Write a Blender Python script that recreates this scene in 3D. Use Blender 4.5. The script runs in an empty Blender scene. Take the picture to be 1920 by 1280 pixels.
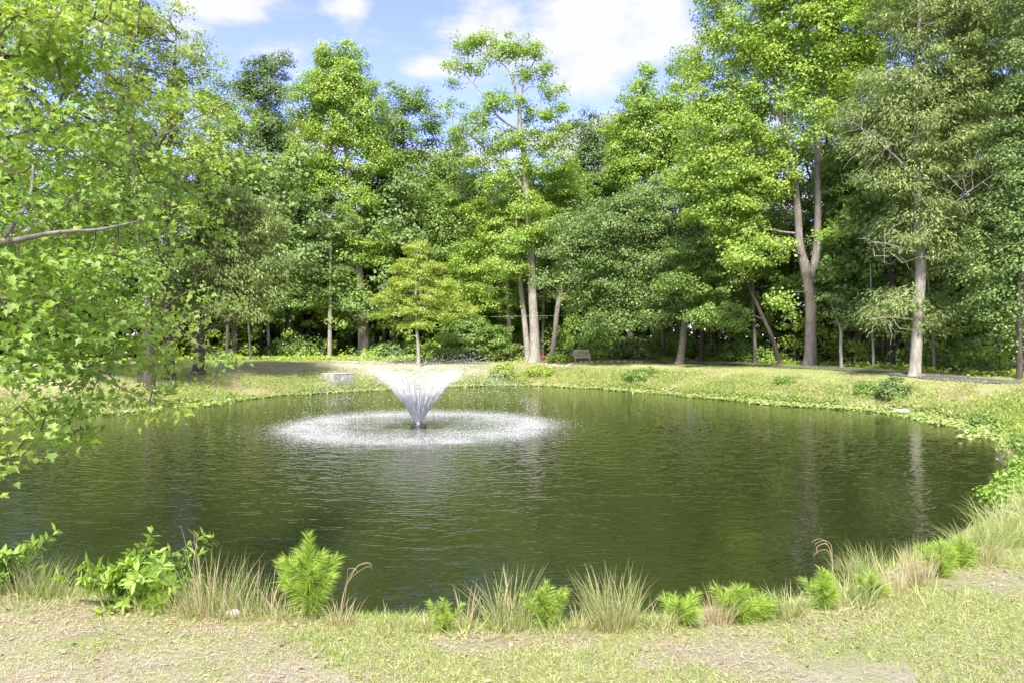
import bpy, math, numpy as np
from mathutils import Vector
R = math.radians
SC = bpy.context.scene
COL = SC.collection
CZ = 1.6                      # camera height above the near lawn
WZ = -1.2                     # water level

# ------------------------------------------------------------------ camera
cam_d = bpy.data.cameras.new('camera'); cam = bpy.data.objects.new('camera', cam_d); COL.objects.link(cam)
cam.location = (0, 0, CZ); cam.rotation_euler = (R(90), 0, 0)
cam_d.sensor_width = 36; cam_d.lens = 24; cam_d.clip_end = 3000; cam_d.clip_start = 0.05
SC.camera = cam
SC.view_settings.view_transform = 'Standard'; SC.view_settings.look = 'None'
SC.view_settings.gamma = 1; SC.view_settings.exposure = 2.38
try:
    SC.cycles.max_bounces = 7; SC.cycles.diffuse_bounces = 4; SC.cycles.glossy_bounces = 3
    SC.cycles.transmission_bounces = 4; SC.cycles.transparent_max_bounces = 12; SC.cycles.volume_bounces = 5
    SC.cycles.sample_clamp_indirect = 6
except Exception: pass

# ------------------------------------------------------------------ sun and sky
SUN = Vector((-0.16, -0.85, 1.10)).normalized()
sl = bpy.data.lights.new('sun', 'SUN'); sl.energy = 2.0; sl.angle = R(8); sl.color = (1, .955, .88)
so = bpy.data.objects.new('sun', sl); COL.objects.link(so)
so.rotation_euler = SUN.to_track_quat('Z', 'Y').to_euler()
w = bpy.data.worlds.new('World'); SC.world = w; w.use_nodes = True
nt = w.node_tree; N = nt.nodes; L = nt.links
for n in list(N): N.remove(n)
def nd(t, **k):
    n = N.new(t)
    for a, b in k.items(): setattr(n, a, b)
    return n
out = nd('ShaderNodeOutputWorld'); bg = nd('ShaderNodeBackground'); sky = nd('ShaderNodeTexSky')
sky.sky_type = 'NISHITA'; sky.sun_disc = False
sky.sun_elevation = math.asin(SUN.z); sky.sun_rotation = math.atan2(SUN.x, SUN.y)
sky.air_density = 1.0; sky.dust_density = .6; sky.ozone_density = 1.5
bg.inputs[1].default_value = 0.15
tc = nd('ShaderNodeTexCoord')
tint = nd('ShaderNodeMix', data_type='RGBA', blend_type='MULTIPLY'); tint.inputs[0].default_value = 1
tint.inputs[7].default_value = (.49, .41, .86, 1); L.new(sky.outputs[0], tint.inputs[6])
noi = nd('ShaderNodeTexNoise'); noi.inputs['Scale'].default_value = 5.5; noi.inputs['Detail'].default_value = 9
noi.inputs['Roughness'].default_value = .58
mp = nd('ShaderNodeMapping'); mp.inputs['Scale'].default_value = (1, 1, 2.2); L.new(tc.outputs['Generated'], mp.inputs[0]); L.new(mp.outputs[0], noi.inputs[0])
# banks of cloud, each a direction and an angular size
clouds = [(895, 50, 175, 85), (1090, 30, 190, 120), (1235, 60, 140, 105), (1110, 135, 120, 55), (1070, 165, 80, 28), (815, 122, 70, 26),
          (495, 118, 85, 34), (655, 10, 45, 34), (1000, -120, 400, 90), (380, -25, 130, 50), (40, -10, 260, 40), (1075, 265, 190, 60),
          (920, 300, 190, 50), (200, 260, 170, 60), (1700, 300, 330, 90), (1400, 240, 150, 60), (560, 260, 130, 40), (1000, 440, 420, 150), (500, 440, 420, 150), (1500, 400, 420, 170), (150, 330, 300, 170), (1850, 250, 200, 120)]
acc = None
for cx, cy, rx, ry in clouds:
    sub = nd('ShaderNodeVectorMath', operation='SUBTRACT'); L.new(tc.outputs['Generated'], sub.inputs[0])
    d = Vector(((cx-960)/1280, 1, (640-cy)/1280)); k = d.length; d.normalize()
    sub.inputs[1].default_value = d
    sc = nd('ShaderNodeVectorMath', operation='MULTIPLY'); L.new(sub.outputs[0], sc.inputs[0])
    sc.inputs[1].default_value = (1280*k/rx, 1.5, 1280*k/ry)
    ln = nd('ShaderNodeVectorMath', operation='LENGTH'); L.new(sc.outputs[0], ln.inputs[0])
    mr = nd('ShaderNodeMapRange'); mr.inputs[1].default_value = 1.45; mr.inputs[2].default_value = .15; L.new(ln.outputs['Value'], mr.inputs[0])
    if acc is None: acc = mr.outputs[0]
    else:
        mx = nd('ShaderNodeMath', operation='MAXIMUM'); L.new(acc, mx.inputs[0]); L.new(mr.outputs[0], mx.inputs[1]); acc = mx.outputs[0]
for d, rad_ in (((0, -.8, .6), .95), ((.2, .1, 1), .55), ((-.9, -.2, .5), .6), ((.9, -.2, .5), .6)):     # cloud added out of view, overhead and behind the camera, for soft fill
    sub = nd('ShaderNodeVectorMath', operation='SUBTRACT'); L.new(tc.outputs['Generated'], sub.inputs[0]); sub.inputs[1].default_value = Vector(d).normalized()
    ln = nd('ShaderNodeVectorMath', operation='LENGTH'); L.new(sub.outputs[0], ln.inputs[0])
    mr = nd('ShaderNodeMapRange'); mr.inputs[1].default_value = rad_; mr.inputs[2].default_value = rad_*.5; mr.inputs[4].default_value = 1.3; L.new(ln.outputs['Value'], mr.inputs[0])
    mx = nd('ShaderNodeMath', operation='MAXIMUM'); L.new(acc, mx.inputs[0]); L.new(mr.outputs[0], mx.inputs[1]); acc = mx.outputs[0]
ad = nd('ShaderNodeMath', operation='MULTIPLY_ADD'); L.new(noi.outputs[0], ad.inputs[0]); ad.inputs[1].default_value = 3.6; ad.inputs[2].default_value = -1.95
sm = nd('ShaderNodeMath', operation='ADD'); L.new(ad.outputs[0], sm.inputs[0]); L.new(acc, sm.inputs[1])
cr = nd('ShaderNodeMapRange', interpolation_type='SMOOTHSTEP'); cr.inputs[1].default_value = .12; cr.inputs[2].default_value = .85
L.new(sm.outputs[0], cr.inputs[0])
cm = nd('ShaderNodeMix', data_type='RGBA'); L.new(cr.outputs[0], cm.inputs[0]); L.new(tint.outputs[2], cm.inputs[6])
cm.inputs[7].default_value = (1.26, 1.27, 1.33, 1)
L.new(cm.outputs[2], bg.inputs[0]); L.new(bg.outputs[0], out.inputs[0])

# ------------------------------------------------------------------ helpers
def W(px, py, Y): return np.array([(px-960)/1280*Y, Y, CZ+(640-py)/1280*Y])
rng = np.random.default_rng(7)
def smooth(a, b, x):
    t = np.clip((x-a)/(b-a), 0, 1); return t*t*(3-2*t)
_G = np.random.default_rng(3).random((256, 256))
def vnoise(x, y):
    xi = np.floor(x).astype(int); yi = np.floor(y).astype(int); fx = x-xi; fy = y-yi
    fx = fx*fx*(3-2*fx); fy = fy*fy*(3-2*fy)
    g = lambda a, b: _G[a % 256, b % 256]
    return (g(xi, yi)*(1-fx)+g(xi+1, yi)*fx)*(1-fy)+(g(xi, yi+1)*(1-fx)+g(xi+1, yi+1)*fx)*fy
def fbm(x, y, o=4):
    s = 0; a = .5
    for i in range(o): s = s+a*vnoise(x*2**i+17*i, y*2**i+31*i); a *= .5
    return s/(1-.5**o)

def mesh_obj(name, V, faces, mats, parent=None, attr=None, smooth_=False):
    """V (n,3); faces = list of (m,k) index arrays"""
    me = bpy.data.meshes.new(name)
    V = np.asarray(V, dtype=np.float32)
    faces = [np.asarray(f, dtype=np.int32) for f in faces if len(f)]
    li = np.concatenate([f.ravel() for f in faces]); cnt = np.concatenate([np.full(len(f), f.shape[1], np.int32) for f in faces])
    st = np.concatenate([[0], np.cumsum(cnt)[:-1]]).astype(np.int32)
    me.vertices.add(len(V)); me.vertices.foreach_set('co', V.ravel())
    me.loops.add(len(li)); me.loops.foreach_set('vertex_index', li)
    me.polygons.add(len(cnt)); me.polygons.foreach_set('loop_start', st); me.polygons.foreach_set('loop_total', cnt)
    if smooth_: me.polygons.foreach_set('use_smooth', np.ones(len(cnt), bool))
    for k, a in (attr or {}).items():
        at = me.attributes.new(k, 'FLOAT', 'POINT'); at.data.foreach_set('value', np.asarray(a, dtype=np.float32))
    me.update(calc_edges=True)
    me.materials.append(mats)
    o = bpy.data.objects.new(name, me); COL.objects.link(o)
    if parent: o.parent = parent
    return o
def thing(name, label, cat, loc=(0, 0, 0), group=None):
    o = bpy.data.objects.new(name, None); COL.objects.link(o); o.location = loc; o.empty_display_size = .2
    return tag(o, label, cat, group)
def tag(o, label=None, cat=None, group=None, kind=None):
    if label: o['label'] = label
    if cat: o['category'] = cat
    if group: o['group'] = group
    if kind: o['kind'] = kind
    return o
def recenter(o, root):     # mesh made in world coordinates, parented to an Empty standing at its base
    loc = np.array(root.location, dtype=np.float32); me = o.data
    a = np.empty(len(me.vertices)*3, np.float32); me.vertices.foreach_get('co', a)
    me.vertices.foreach_set('co', (a.reshape(-1, 3)-loc).ravel()); me.update()
    return o

# ------------------------------------------------------------------ materials
def mat(name):
    m = bpy.data.materials.new(name); m.use_nodes = True
    t = m.node_tree
    for n in list(t.nodes): t.nodes.remove(n)
    o = t.nodes.new('ShaderNodeOutputMaterial')
    def n(ty, ins=None, **k):
        x = t.nodes.new(ty)
        for a, b in k.items(): setattr(x, a, b)
        for a, b in (ins or {}).items():
            if hasattr(b, 'is_linked') or isinstance(b, bpy.types.NodeSocket): t.links.new(b, x.inputs[a])
            else: x.inputs[a].default_value = b
        return x
    return m, n, t, o
def c4(c): return (*c, 1)
def leafmat(name, a, b, c=None, tr=.35, rough=.45, gl=.035, yel=.12):
    """leaf tissue: a..b by leaf, a few leaves towards c"""
    if name.startswith('leaf_') and name != 'leaf_litter': a, b, c = [tuple(x*k for x, k in zip(q, (1.42, 1.30, 1.35))) if q else None for q in (a, b, c)]
    if name.startswith('leaf_') and name != 'leaf_litter': a, b, c = [(min(q[0], .80*q[1]), q[1], q[2]) if q else None for q in (a, b, c)]
    m, n, t, o = mat(name)
    at = n('ShaderNodeAttribute', attribute_name='v')
    mx = n('ShaderNodeMix', {0: at.outputs['Fac'], 6: c4(a), 7: c4(b)}, data_type='RGBA')
    tc_ = n('ShaderNodeTexCoord')
    no = n('ShaderNodeTexNoise', {0: tc_.outputs['Object'], 'Scale': .55, 'Detail': 2})
    at2 = n('ShaderNodeAttribute', attribute_name='u')
    sumn = n('ShaderNodeMath', {0: no.outputs[0], 1: at2.outputs['Fac']}, operation='MULTIPLY')
    mr = n('ShaderNodeMapRange', {0: sumn.outputs[0], 1: .5-yel, 2: .72-yel})
    mx2 = n('ShaderNodeMix', {0: mr.outputs[0], 6: mx.outputs[2], 7: c4(c or b)}, data_type='RGBA')
    col = mx2.outputs[2]
    df = n('ShaderNodeBsdfDiffuse', {'Color': col})
    hs = n('ShaderNodeHueSaturation', {'Hue': .485, 'Saturation': 1.15, 'Value': 1.25, 'Color': col})
    tl = n('ShaderNodeBsdfTranslucent', {'Color': hs.outputs[0]})
    m1 = n('ShaderNodeMixShader', {0: tr, 1: df.outputs[0], 2: tl.outputs[0]})
    g = n('ShaderNodeBsdfGlossy', {'Color': (.75, .8, .7, 1), 'Roughness': rough})
    m2 = n('ShaderNodeMixShader', {0: gl, 1: m1.outputs[0], 2: g.outputs[0]})
    t.links.new(m2.outputs[0], o.inputs[0])
    return m
def barkmat(name, a, b, scale=6):
    m, n, t, o = mat(name)
    tc_ = n('ShaderNodeTexCoord'); mp_ = n('ShaderNodeMapping', {0: tc_.outputs['Object'], 'Scale': (scale, scale, scale*.22)})
    no = n('ShaderNodeTexNoise', {0: mp_.outputs[0], 'Scale': 1.6, 'Detail': 8, 'Roughness': .65})
    n2 = n('ShaderNodeTexNoise', {0: tc_.outputs['Object'], 'Scale': .9, 'Detail': 4})
    r = n('ShaderNodeMapRange', {0: no.outputs[0], 1: .35, 2: .65})
    mx = n('ShaderNodeMix', {0: r.outputs[0], 6: c4(a), 7: c4(b)}, data_type='RGBA')
    r2 = n('ShaderNodeMapRange', {0: n2.outputs[0], 1: .52, 2: .68, 4: .5})
    mx2 = n('ShaderNodeMix', {0: r2.outputs[0], 6: mx.outputs[2], 7: (.09, .105, .05, 1)}, data_type='RGBA')
    bu = n('ShaderNodeBump', {'Height': no.outputs[0], 'Strength': .9, 'Distance': .06})
    p = n('ShaderNodeBsdfPrincipled', {'Base Color': mx2.outputs[2], 'Roughness': .9, 'Normal': bu.outputs[0]})
    t.links.new(p.outputs[0], o.inputs[0])
    return m
def plain(name, a, rough=.8, b=None, scale=8, metal=0):
    m, n, t, o = mat(name)
    tc_ = n('ShaderNodeTexCoord'); no = n('ShaderNodeTexNoise', {0: tc_.outputs['Object'], 'Scale': scale, 'Detail': 6, 'Roughness': .65})
    r = n('ShaderNodeMapRange', {0: no.outputs[0], 1: .35, 2: .65})
    mx = n('ShaderNodeMix', {0: r.outputs[0], 6: c4(a), 7: c4(b or tuple(x*.6 for x in a))}, data_type='RGBA')
    bu = n('ShaderNodeBump', {'Height': no.outputs[0], 'Strength': .3, 'Distance': .01})
    p = n('ShaderNodeBsdfPrincipled', {'Base Color': mx.outputs[2], 'Roughness': rough, 'Metallic': metal, 'Normal': bu.outputs[0]})
    t.links.new(p.outputs[0], o.inputs[0])
    return m
M = {}
M['lime'] = leafmat('leaf_lime', (.165, .285, .045), (.235, .375, .07), (.28, .39, .075), .42)
M['limey'] = leafmat('leaf_yellow_green', (.20, .30, .05), (.29, .39, .075), (.33, .41, .08), .42)
M['mid'] = leafmat('leaf_mid_green', (.115, .21, .045), (.175, .29, .068), (.21, .31, .07), .40)
M['dark'] = leafmat('leaf_dark_green', (.075, .145, .04), (.125, .21, .06), (.15, .23, .06), .34, .5)
M['oak'] = leafmat('leaf_blue_green', (.095, .175, .05), (.155, .25, .075), (.19, .28, .075), .35, .5)
M['willow'] = leafmat('leaf_willow_oak', (.13, .20, .055), (.22, .30, .10), (.27, .32, .10), .38, .5)
M['greyoak'] = leafmat('leaf_grey_oak', (.115, .185, .055), (.20, .275, .09), (.25, .30, .10), .36, .5)
M['golden'] = leafmat('leaf_golden', (.21, .30, .055), (.34, .41, .08), (.44, .44, .08), .42, yel=.08)
M['maple'] = leafmat('leaf_maple', (.10, .21, .034), (.24, .37, .07), (.36, .42, .09), .5, .5, .03)
M['pine'] = leafmat('needles', (.27, .42, .06), (.40, .54, .10), (.48, .55, .11), .35)
M['wax'] = leafmat('leaf_wax_myrtle', (.15, .28, .05), (.26, .40, .08), (.36, .44, .09), .42, .5, .03)
M['grass'] = leafmat('grass_blades', (.27, .36, .09), (.42, .48, .16), (.52, .50, .26), .35, yel=.08)
M['tuft'] = leafmat('tuft_blades', (.20, .30, .065), (.34, .42, .13), (.48, .44, .22), .38, yel=.08)
M['dry'] = leafmat('dry_blades', (.42, .34, .18), (.62, .53, .33), (.62, .50, .30), .25)
M['litter'] = leafmat('leaf_litter', (.20, .12, .06), (.38, .26, .15), (.42, .33, .2), .1)
M['pondleaf'] = leafmat('pond_leaf', (.20, .30, .07), (.33, .41, .12), (.42, .44, .16), .25, .4, .06)
M['weed'] = leafmat('bank_weed', (.19, .27, .06), (.32, .37, .10), (.40, .34, .17), .3, yel=.12)
M['bark'] = barkmat('bark_grey', (.30, .265, .225), (.15, .125, .105))
M['barkd'] = barkmat('bark_dark', (.12, .10, .08), (.055, .045, .036))
M['barkp'] = barkmat('bark_pale', (.42, .39, .34), (.22, .195, .165))
M['twig'] = barkmat('bark_twig', (.10, .06, .045), (.20, .16, .12), 14)

# ------------------------------------------------------------------ pond outline and terrain
ctrl = [(-6.5, 7.3), (-3.6, 6.6), (-1.6, 6.05), (0, 5.85), (1.2, 5.95), (2.1, 6.45), (3.1, 7.25), (4.5, 8.3), (6.1, 9.6), (7.7, 11.2), (9.4, 13.0), (10.8, 14.9),
        (12.1, 17.1), (13.9, 19.0), (15, 20.7), (15.75, 23.9), (15.3, 27.2), (12.6, 30.6), (9.6, 35.5), (6.6, 39.8), (1.6, 43.3), (-2, 43.4), (-5.8, 41.6),
        (-9.6, 38.1), (-12.5, 35), (-14.5, 29.4), (-17.1, 24.5), (-18.2, 21), (-17.8, 17.5), (-15.4, 13.5), (-12, 10), (-9, 7.9)]
def catmull(P, k, closed=True):
    P = np.array(P, float); n = len(P); o = []
    for i in range(n if closed else n-1):
        g = (lambda j: P[j % n]) if closed else (lambda j: P[min(max(j, 0), n-1)])
        a, b, c, d = g(i-1), g(i), g(i+1), g(i+2)
        for s in range(k):
            t = s/k; o.append(.5*((2*b)+(c-a)*t+(2*a-5*b+4*c-d)*t*t+(-a+3*b-3*c+d)*t**3))
    if not closed: o.append(P[-1])
    return np.array(o)
SH = catmull(ctrl, 5)
def shore_d(x, y):
    x = np.asarray(x, float); y = np.asarray(y, float); sh = x.shape; x = x.ravel(); y = y.ravel()
    best = np.full(x.shape, 1e9); ins = np.zeros(x.shape, bool); n = len(SH)
    for i in range(n):
        a = SH[i]; b = SH[(i+1) % n]; e = b-a
        t = np.clip(((x-a[0])*e[0]+(y-a[1])*e[1])/(e@e), 0, 1)
        d = (x-a[0]-t*e[0])**2+(y-a[1]-t*e[1])**2; best = np.minimum(best, d)
        c = ((a[1] > y) != (b[1] > y)) & (x < (b[0]-a[0])*(y-a[1])/(b[1]-a[1]+1e-12)+a[0]); ins ^= c
    d = np.sqrt(best); return np.where(ins, -d, d).reshape(sh)
def edgeY(x): return np.interp(x, [-45, -38, -30, -22, 8, 14, 17, 19.5, 22, 27, 40], [14, 24, 38, 50, 52, 48.5, 42, 34.5, 28, 18, 2])
def terrain(x, y, d=None):
    x = np.asarray(x, float); y = np.asarray(y, float)
    if d is None: d = shore_d(x, y)
    wob = (fbm(x*.8, y*.8, 3)-.5)*.5
    dd = d+wob*smooth(.0, .6, np.abs(d))
    far = np.interp(dd, [-7, -1.2, 0, .35, 1.0, 1.8, 3, 5, 8, 20, 60, 400], [-2.2, -.5, -.0, .2, .5, .75, .98, 1.2, 1.40, 1.54, 1.65, 3])
    near = np.interp(dd, [-7, -1, 0, .5, 1.1, 1.6, 2.0, 2.5, 5, 400], [-2.2, -.45, -.02, .33, .78, 1.04, 1.16, 1.2, 1.2, 1.6])
    k = smooth(9, 17, y)
    z = WZ+near*(1-k)+far*k
    z = z+(fbm(x*.35+9, y*.35, 3)-.5)*.12*smooth(0, 2, d)+(fbm(x*3, y*3, 4)-.5)*.05*smooth(-.2, .5, d)
    z = z+(fbm(x*11, y*11, 3)-.5)*.02*smooth(9, 6, y)
    return z
def gz(x, y): return float(terrain(np.array([x]), np.array([y]))[0])

def spaced(a, b, s): return np.arange(a, b, s)
xs = np.concatenate([-np.geomspace(400, 46, 9), spaced(-44, -12, .8), spaced(-12, -6, .3), spaced(-6, 8, .085), spaced(8, 24, .3), spaced(24, 45, .8), np.geomspace(46, 400, 9)])
ys = np.concatenate([[-60, -30, -12, -6, -3, -1, 0, 1, 2], spaced(2.5, 8, .07), spaced(8, 14, .16), spaced(14, 56, .35), spaced(56, 100, 2), np.geomspace(102, 600, 8)])
GX, GY = np.meshgrid(xs, ys); D = shore_d(GX, GY); GZ = terrain(GX, GY, D)
nx, ny = len(xs), len(ys); idx = np.arange(nx*ny).reshape(ny, nx)
F = np.stack([idx[:-1, :-1], idx[:-1, 1:], idx[1:, 1:], idx[1:, :-1]], -1).reshape(-1, 4)
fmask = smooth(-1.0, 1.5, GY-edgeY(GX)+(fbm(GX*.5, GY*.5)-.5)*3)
bank = smooth(3.2, 1.0, D+(fbm(GX*.9, GY*.9)-.5)*2)*smooth(-.3, .2, D)
m, n, t, o = mat('ground')
pos = n('ShaderNodeNewGeometry')
P0 = pos.outputs['Position']
na = n('ShaderNodeTexNoise', {0: P0, 'Scale': .55, 'Detail': 7, 'Roughness': .62})
nb = n('ShaderNodeTexNoise', {0: P0, 'Scale': 4, 'Detail': 9, 'Roughness': .72})
nc = n('ShaderNodeTexNoise', {0: P0, 'Scale': 26, 'Detail': 6, 'Roughness': .75})
vo = n('ShaderNodeTexVoronoi', {0: P0, 'Scale': 34})
soil = n('ShaderNodeMix', {0: n('ShaderNodeMapRange', {0: nb.outputs[0], 1: .38, 2: .62}).outputs[0], 6: (.42, .36, .26, 1), 7: (.61, .55, .41, 1)}, data_type='RGBA')
soil2 = n('ShaderNodeMix', {0: n('ShaderNodeMapRange', {0: nc.outputs[0], 1: .50, 2: .64}).outputs[0], 6: soil.outputs[2], 7: (.22, .16, .125, 1)}, data_type='RGBA')
gr = n('ShaderNodeMix', {0: n('ShaderNodeMapRange', {0: nc.outputs[0], 1: .4, 2: .6}).outputs[0], 6: (.26, .31, .09, 1), 7: (.40, .42, .17, 1)}, data_type='RGBA')
sepx = n('ShaderNodeSeparateXYZ', {0: P0})
gsum = n('ShaderNodeMath', {0: na.outputs[0], 1: n('ShaderNodeMath', {0: nb.outputs[0], 1: .55}, operation='MULTIPLY').outputs[0]}, operation='ADD')
gs2 = n('ShaderNodeMath', {0: sepx.outputs[0], 1: .008, 2: gsum.outputs[0]}, operation='MULTIPLY_ADD')
gfac = n('ShaderNodeMapRange', {0: gs2.outputs[0], 1: .66, 2: .84})
base = n('ShaderNodeMix', {0: gfac.outputs[0], 6: soil2.outputs[2], 7: gr.outputs[2]}, data_type='RGBA')
bk = n('ShaderNodeAttribute', attribute_name='bank'); bankc = n('ShaderNodeMix', {0: n('ShaderNodeMapRange', {0: nb.outputs[0], 1: .4, 2: .6}).outputs[0], 6: (.36, .27, .19, 1), 7: (.30, .32, .10, 1)}, data_type='RGBA')
b1 = n('ShaderNodeMix', {0: bk.outputs['Fac'], 6: base.outputs[2], 7: bankc.outputs[2]}, data_type='RGBA')
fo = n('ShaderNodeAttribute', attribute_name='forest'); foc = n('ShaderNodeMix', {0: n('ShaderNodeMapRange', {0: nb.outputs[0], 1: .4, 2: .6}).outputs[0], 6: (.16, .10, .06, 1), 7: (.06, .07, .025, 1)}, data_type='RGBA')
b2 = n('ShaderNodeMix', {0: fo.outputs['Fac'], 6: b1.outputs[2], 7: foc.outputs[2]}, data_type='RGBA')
we = n('ShaderNodeMapRange', {0: sepx.outputs[2], 1: WZ+.12, 2: WZ-.02})
b3 = n('ShaderNodeMix', {0: we.outputs[0], 6: b2.outputs[2], 7: (.07, .05, .032, 1)}, data_type='RGBA')
hsum = n('ShaderNodeMath', {0: nc.outputs[0], 1: .5, 2: nb.outputs[0]}, operation='MULTIPLY_ADD')
bu = n('ShaderNodeBump', {'Height': hsum.outputs[0], 'Strength': 1.0, 'Distance': .08})
p = n('ShaderNodeBsdfPrincipled', {'Base Color': b3.outputs[2], 'Roughness': .95, 'Normal': bu.outputs[0]}); t.links.new(p.outputs[0], o.inputs[0])
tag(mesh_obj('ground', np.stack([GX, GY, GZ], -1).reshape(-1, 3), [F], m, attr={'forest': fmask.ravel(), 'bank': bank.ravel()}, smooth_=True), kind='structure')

# ------------------------------------------------------------------ water
FX, FY = W(785, 797, 22.83)[:2]
m, n, t, o = mat('pond_water')
ge = n('ShaderNodeNewGeometry'); P0 = ge.outputs['Position']
rel = n('ShaderNodeVectorMath', {0: P0, 1: (FX, FY, WZ)}, operation='SUBTRACT')
rr = n('ShaderNodeVectorMath', {0: rel.outputs[0]}, operation='LENGTH').outputs['Value']
n1 = n('ShaderNodeTexNoise', {0: n('ShaderNodeMapping', {0: P0, 'Scale': (1, 1.7, 1), 'Rotation': (0, 0, .15)}).outputs[0], 'Scale': 1.5, 'Detail': 3, 'Roughness': .5})
n2 = n('ShaderNodeTexNoise', {0: n('ShaderNodeMapping', {0: P0, 'Scale': (1, 1.8, 1), 'Rotation': (0, 0, -.3)}).outputs[0], 'Scale': 6.5, 'Detail': 3, 'Roughness': .55})
# rings running out from the fountain, bent by noise
rn = n('ShaderNodeMath', {0: n1.outputs[0], 1: 2.2, 2: rr}, operation='MULTIPLY_ADD')
sn = n('ShaderNodeMath', {0: n('ShaderNodeMath', {0: rn.outputs[0], 1: 15.0}, operation='MULTIPLY').outputs[0]}, operation='SINE')
dec = n('ShaderNodeMapRange', {0: rr, 1: 4, 2: 20, 3: .0035, 4: .0003})
ring = n('ShaderNodeMath', {0: sn.outputs[0], 1: dec.outputs[0]}, operation='MULTIPLY')
calm = n('ShaderNodeMapRange', {0: rr, 1: 5, 2: 17, 3: 1.1, 4: .40})
h1 = n('ShaderNodeMath', {0: n1.outputs[0], 1: .0085}, operation='MULTIPLY')
h2 = n('ShaderNodeMath', {0: n2.outputs[0], 1: .0022, 2: h1.outputs[0]}, operation='MULTIPLY_ADD')
pat = n('ShaderNodeMapRange', {0: n('ShaderNodeTexNoise', {0: P0, 'Scale': .22, 'Detail': 3}).outputs[0], 1: .38, 2: .62, 3: .45, 4: 1.35})
calm = n('ShaderNodeMath', {0: calm.outputs[0], 1: pat.outputs[0]}, operation='MULTIPLY')
h3 = n('ShaderNodeMath', {0: n('ShaderNodeMath', {0: h2.outputs[0], 1: calm.outputs[0]}, operation='MULTIPLY').outputs[0], 1: ring.outputs[0]}, operation='ADD')
bu = n('ShaderNodeBump', {'Height': h3.outputs[0], 'Strength': 1.0, 'Distance': 1.0})
p = n('ShaderNodeBsdfPrincipled', {'Base Color': (.020, .026, .007, 1), 'Roughness': .03, 'IOR': 1.33, 'Normal': bu.outputs[0]})
# foam where the spray comes down
fn = n('ShaderNodeTexNoise', {0: P0, 'Scale': 14, 'Detail': 6, 'Roughness': .8})
fn2 = n('ShaderNodeTexNoise', {0: P0, 'Scale': 2.2, 'Detail': 4})
rr2 = n('ShaderNodeMath', {0: fn2.outputs[0], 1: .9, 2: rr}, operation='MULTIPLY_ADD')
fr = t.nodes.new('ShaderNodeValToRGB'); t.links.new(n('ShaderNodeMath', {0: rr2.outputs[0], 1: .125}, operation='MULTIPLY').outputs[0], fr.inputs[0])
e = fr.color_ramp.elements; e[0].position = .15; e[0].color = (0, 0, 0, 1); e[1].position = .20; e[1].color = (.22, .22, .22, 1)
for q, v in ((.38, .23), (.48, .30), (.56, .33), (.62, .20), (.70, .07), (.9, 0)):
    x = e.new(q); x.color = (v, v, v, 1)
fm = n('ShaderNodeMath', {0: fn.outputs[0], 1: .8, 2: -.42}, operation='MULTIPLY_ADD')
fa = n('ShaderNodeMath', {0: fr.outputs[0], 1: fm.outputs[0]}, operation='ADD', use_clamp=True)
fpn = n('ShaderNodeMapRange', {0: n('ShaderNodeTexNoise', {0: P0, 'Scale': 1.3, 'Detail': 5, 'Roughness': .65}).outputs[0], 1: .32, 2: .66, 3: .35, 4: 1.45})
fa = n('ShaderNodeMath', {0: fa.outputs[0], 1: fpn.outputs[0]}, operation='MULTIPLY', use_clamp=True)
fb = n('ShaderNodeMath', {0: fa.outputs[0], 1: n('ShaderNodeMath', {0: fr.outputs[0], 1: 2.0}, operation='MULTIPLY', use_clamp=True).outputs[0]}, operation='MULTIPLY', use_clamp=True)
fd = n('ShaderNodeBsdfDiffuse', {'Color': (.78, .80, .80, 1)})
ms = n('ShaderNodeMixShader', {0: fb.outputs[0], 1: p.outputs[0], 2: fd.outputs[0]}); t.links.new(ms.outputs[0], o.inputs[0])
wx = np.linspace(-20, 18, 60); wy = np.linspace(4.5, 46, 60); X_, Y_ = np.meshgrid(wx, wy); id2 = np.arange(3600).reshape(60, 60)
keep = shore_d(X_, Y_) < 1.2
Fw = np.stack([id2[:-1, :-1], id2[:-1, 1:], id2[1:, 1:], id2[1:, :-1]], -1).reshape(-1, 4)
Fw = Fw[keep.ravel()[Fw].any(1)]
tag(mesh_obj('pond_water', np.stack([X_, Y_, X_*0+WZ], -1).reshape(-1, 3), [Fw], m), kind='structure')

# asphalt path behind the right-hand bank
pp = catmull([(9.5, 47.5), (13, 43.6), (16.2, 38), (18.6, 32), (20.6, 27), (23.5, 20), (28, 12)], 8, False)
tg = np.gradient(pp, axis=0); tg /= np.linalg.norm(tg, axis=1)[:, None]; nrm = np.stack([-tg[:, 1], tg[:, 0]], 1)
rows = []
for s in np.linspace(-.6, .6, 5):
    q = pp+nrm*s; rows.append(np.stack([q[:, 0], q[:, 1], terrain(q[:, 0], q[:, 1])+.045], 1))
rows = np.array(rows); k = rows.shape[1]; id3 = np.arange(5*k).reshape(5, k)
Fp = np.stack([id3[:-1, :-1], id3[1:, :-1], id3[1:, 1:], id3[:-1, 1:]], -1).reshape(-1, 4)
tag(mesh_obj('path', rows.reshape(-1, 3), [Fp], plain('asphalt', (.10, .10, .10), .9, (.07, .07, .072), 30)), kind='structure')

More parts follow.
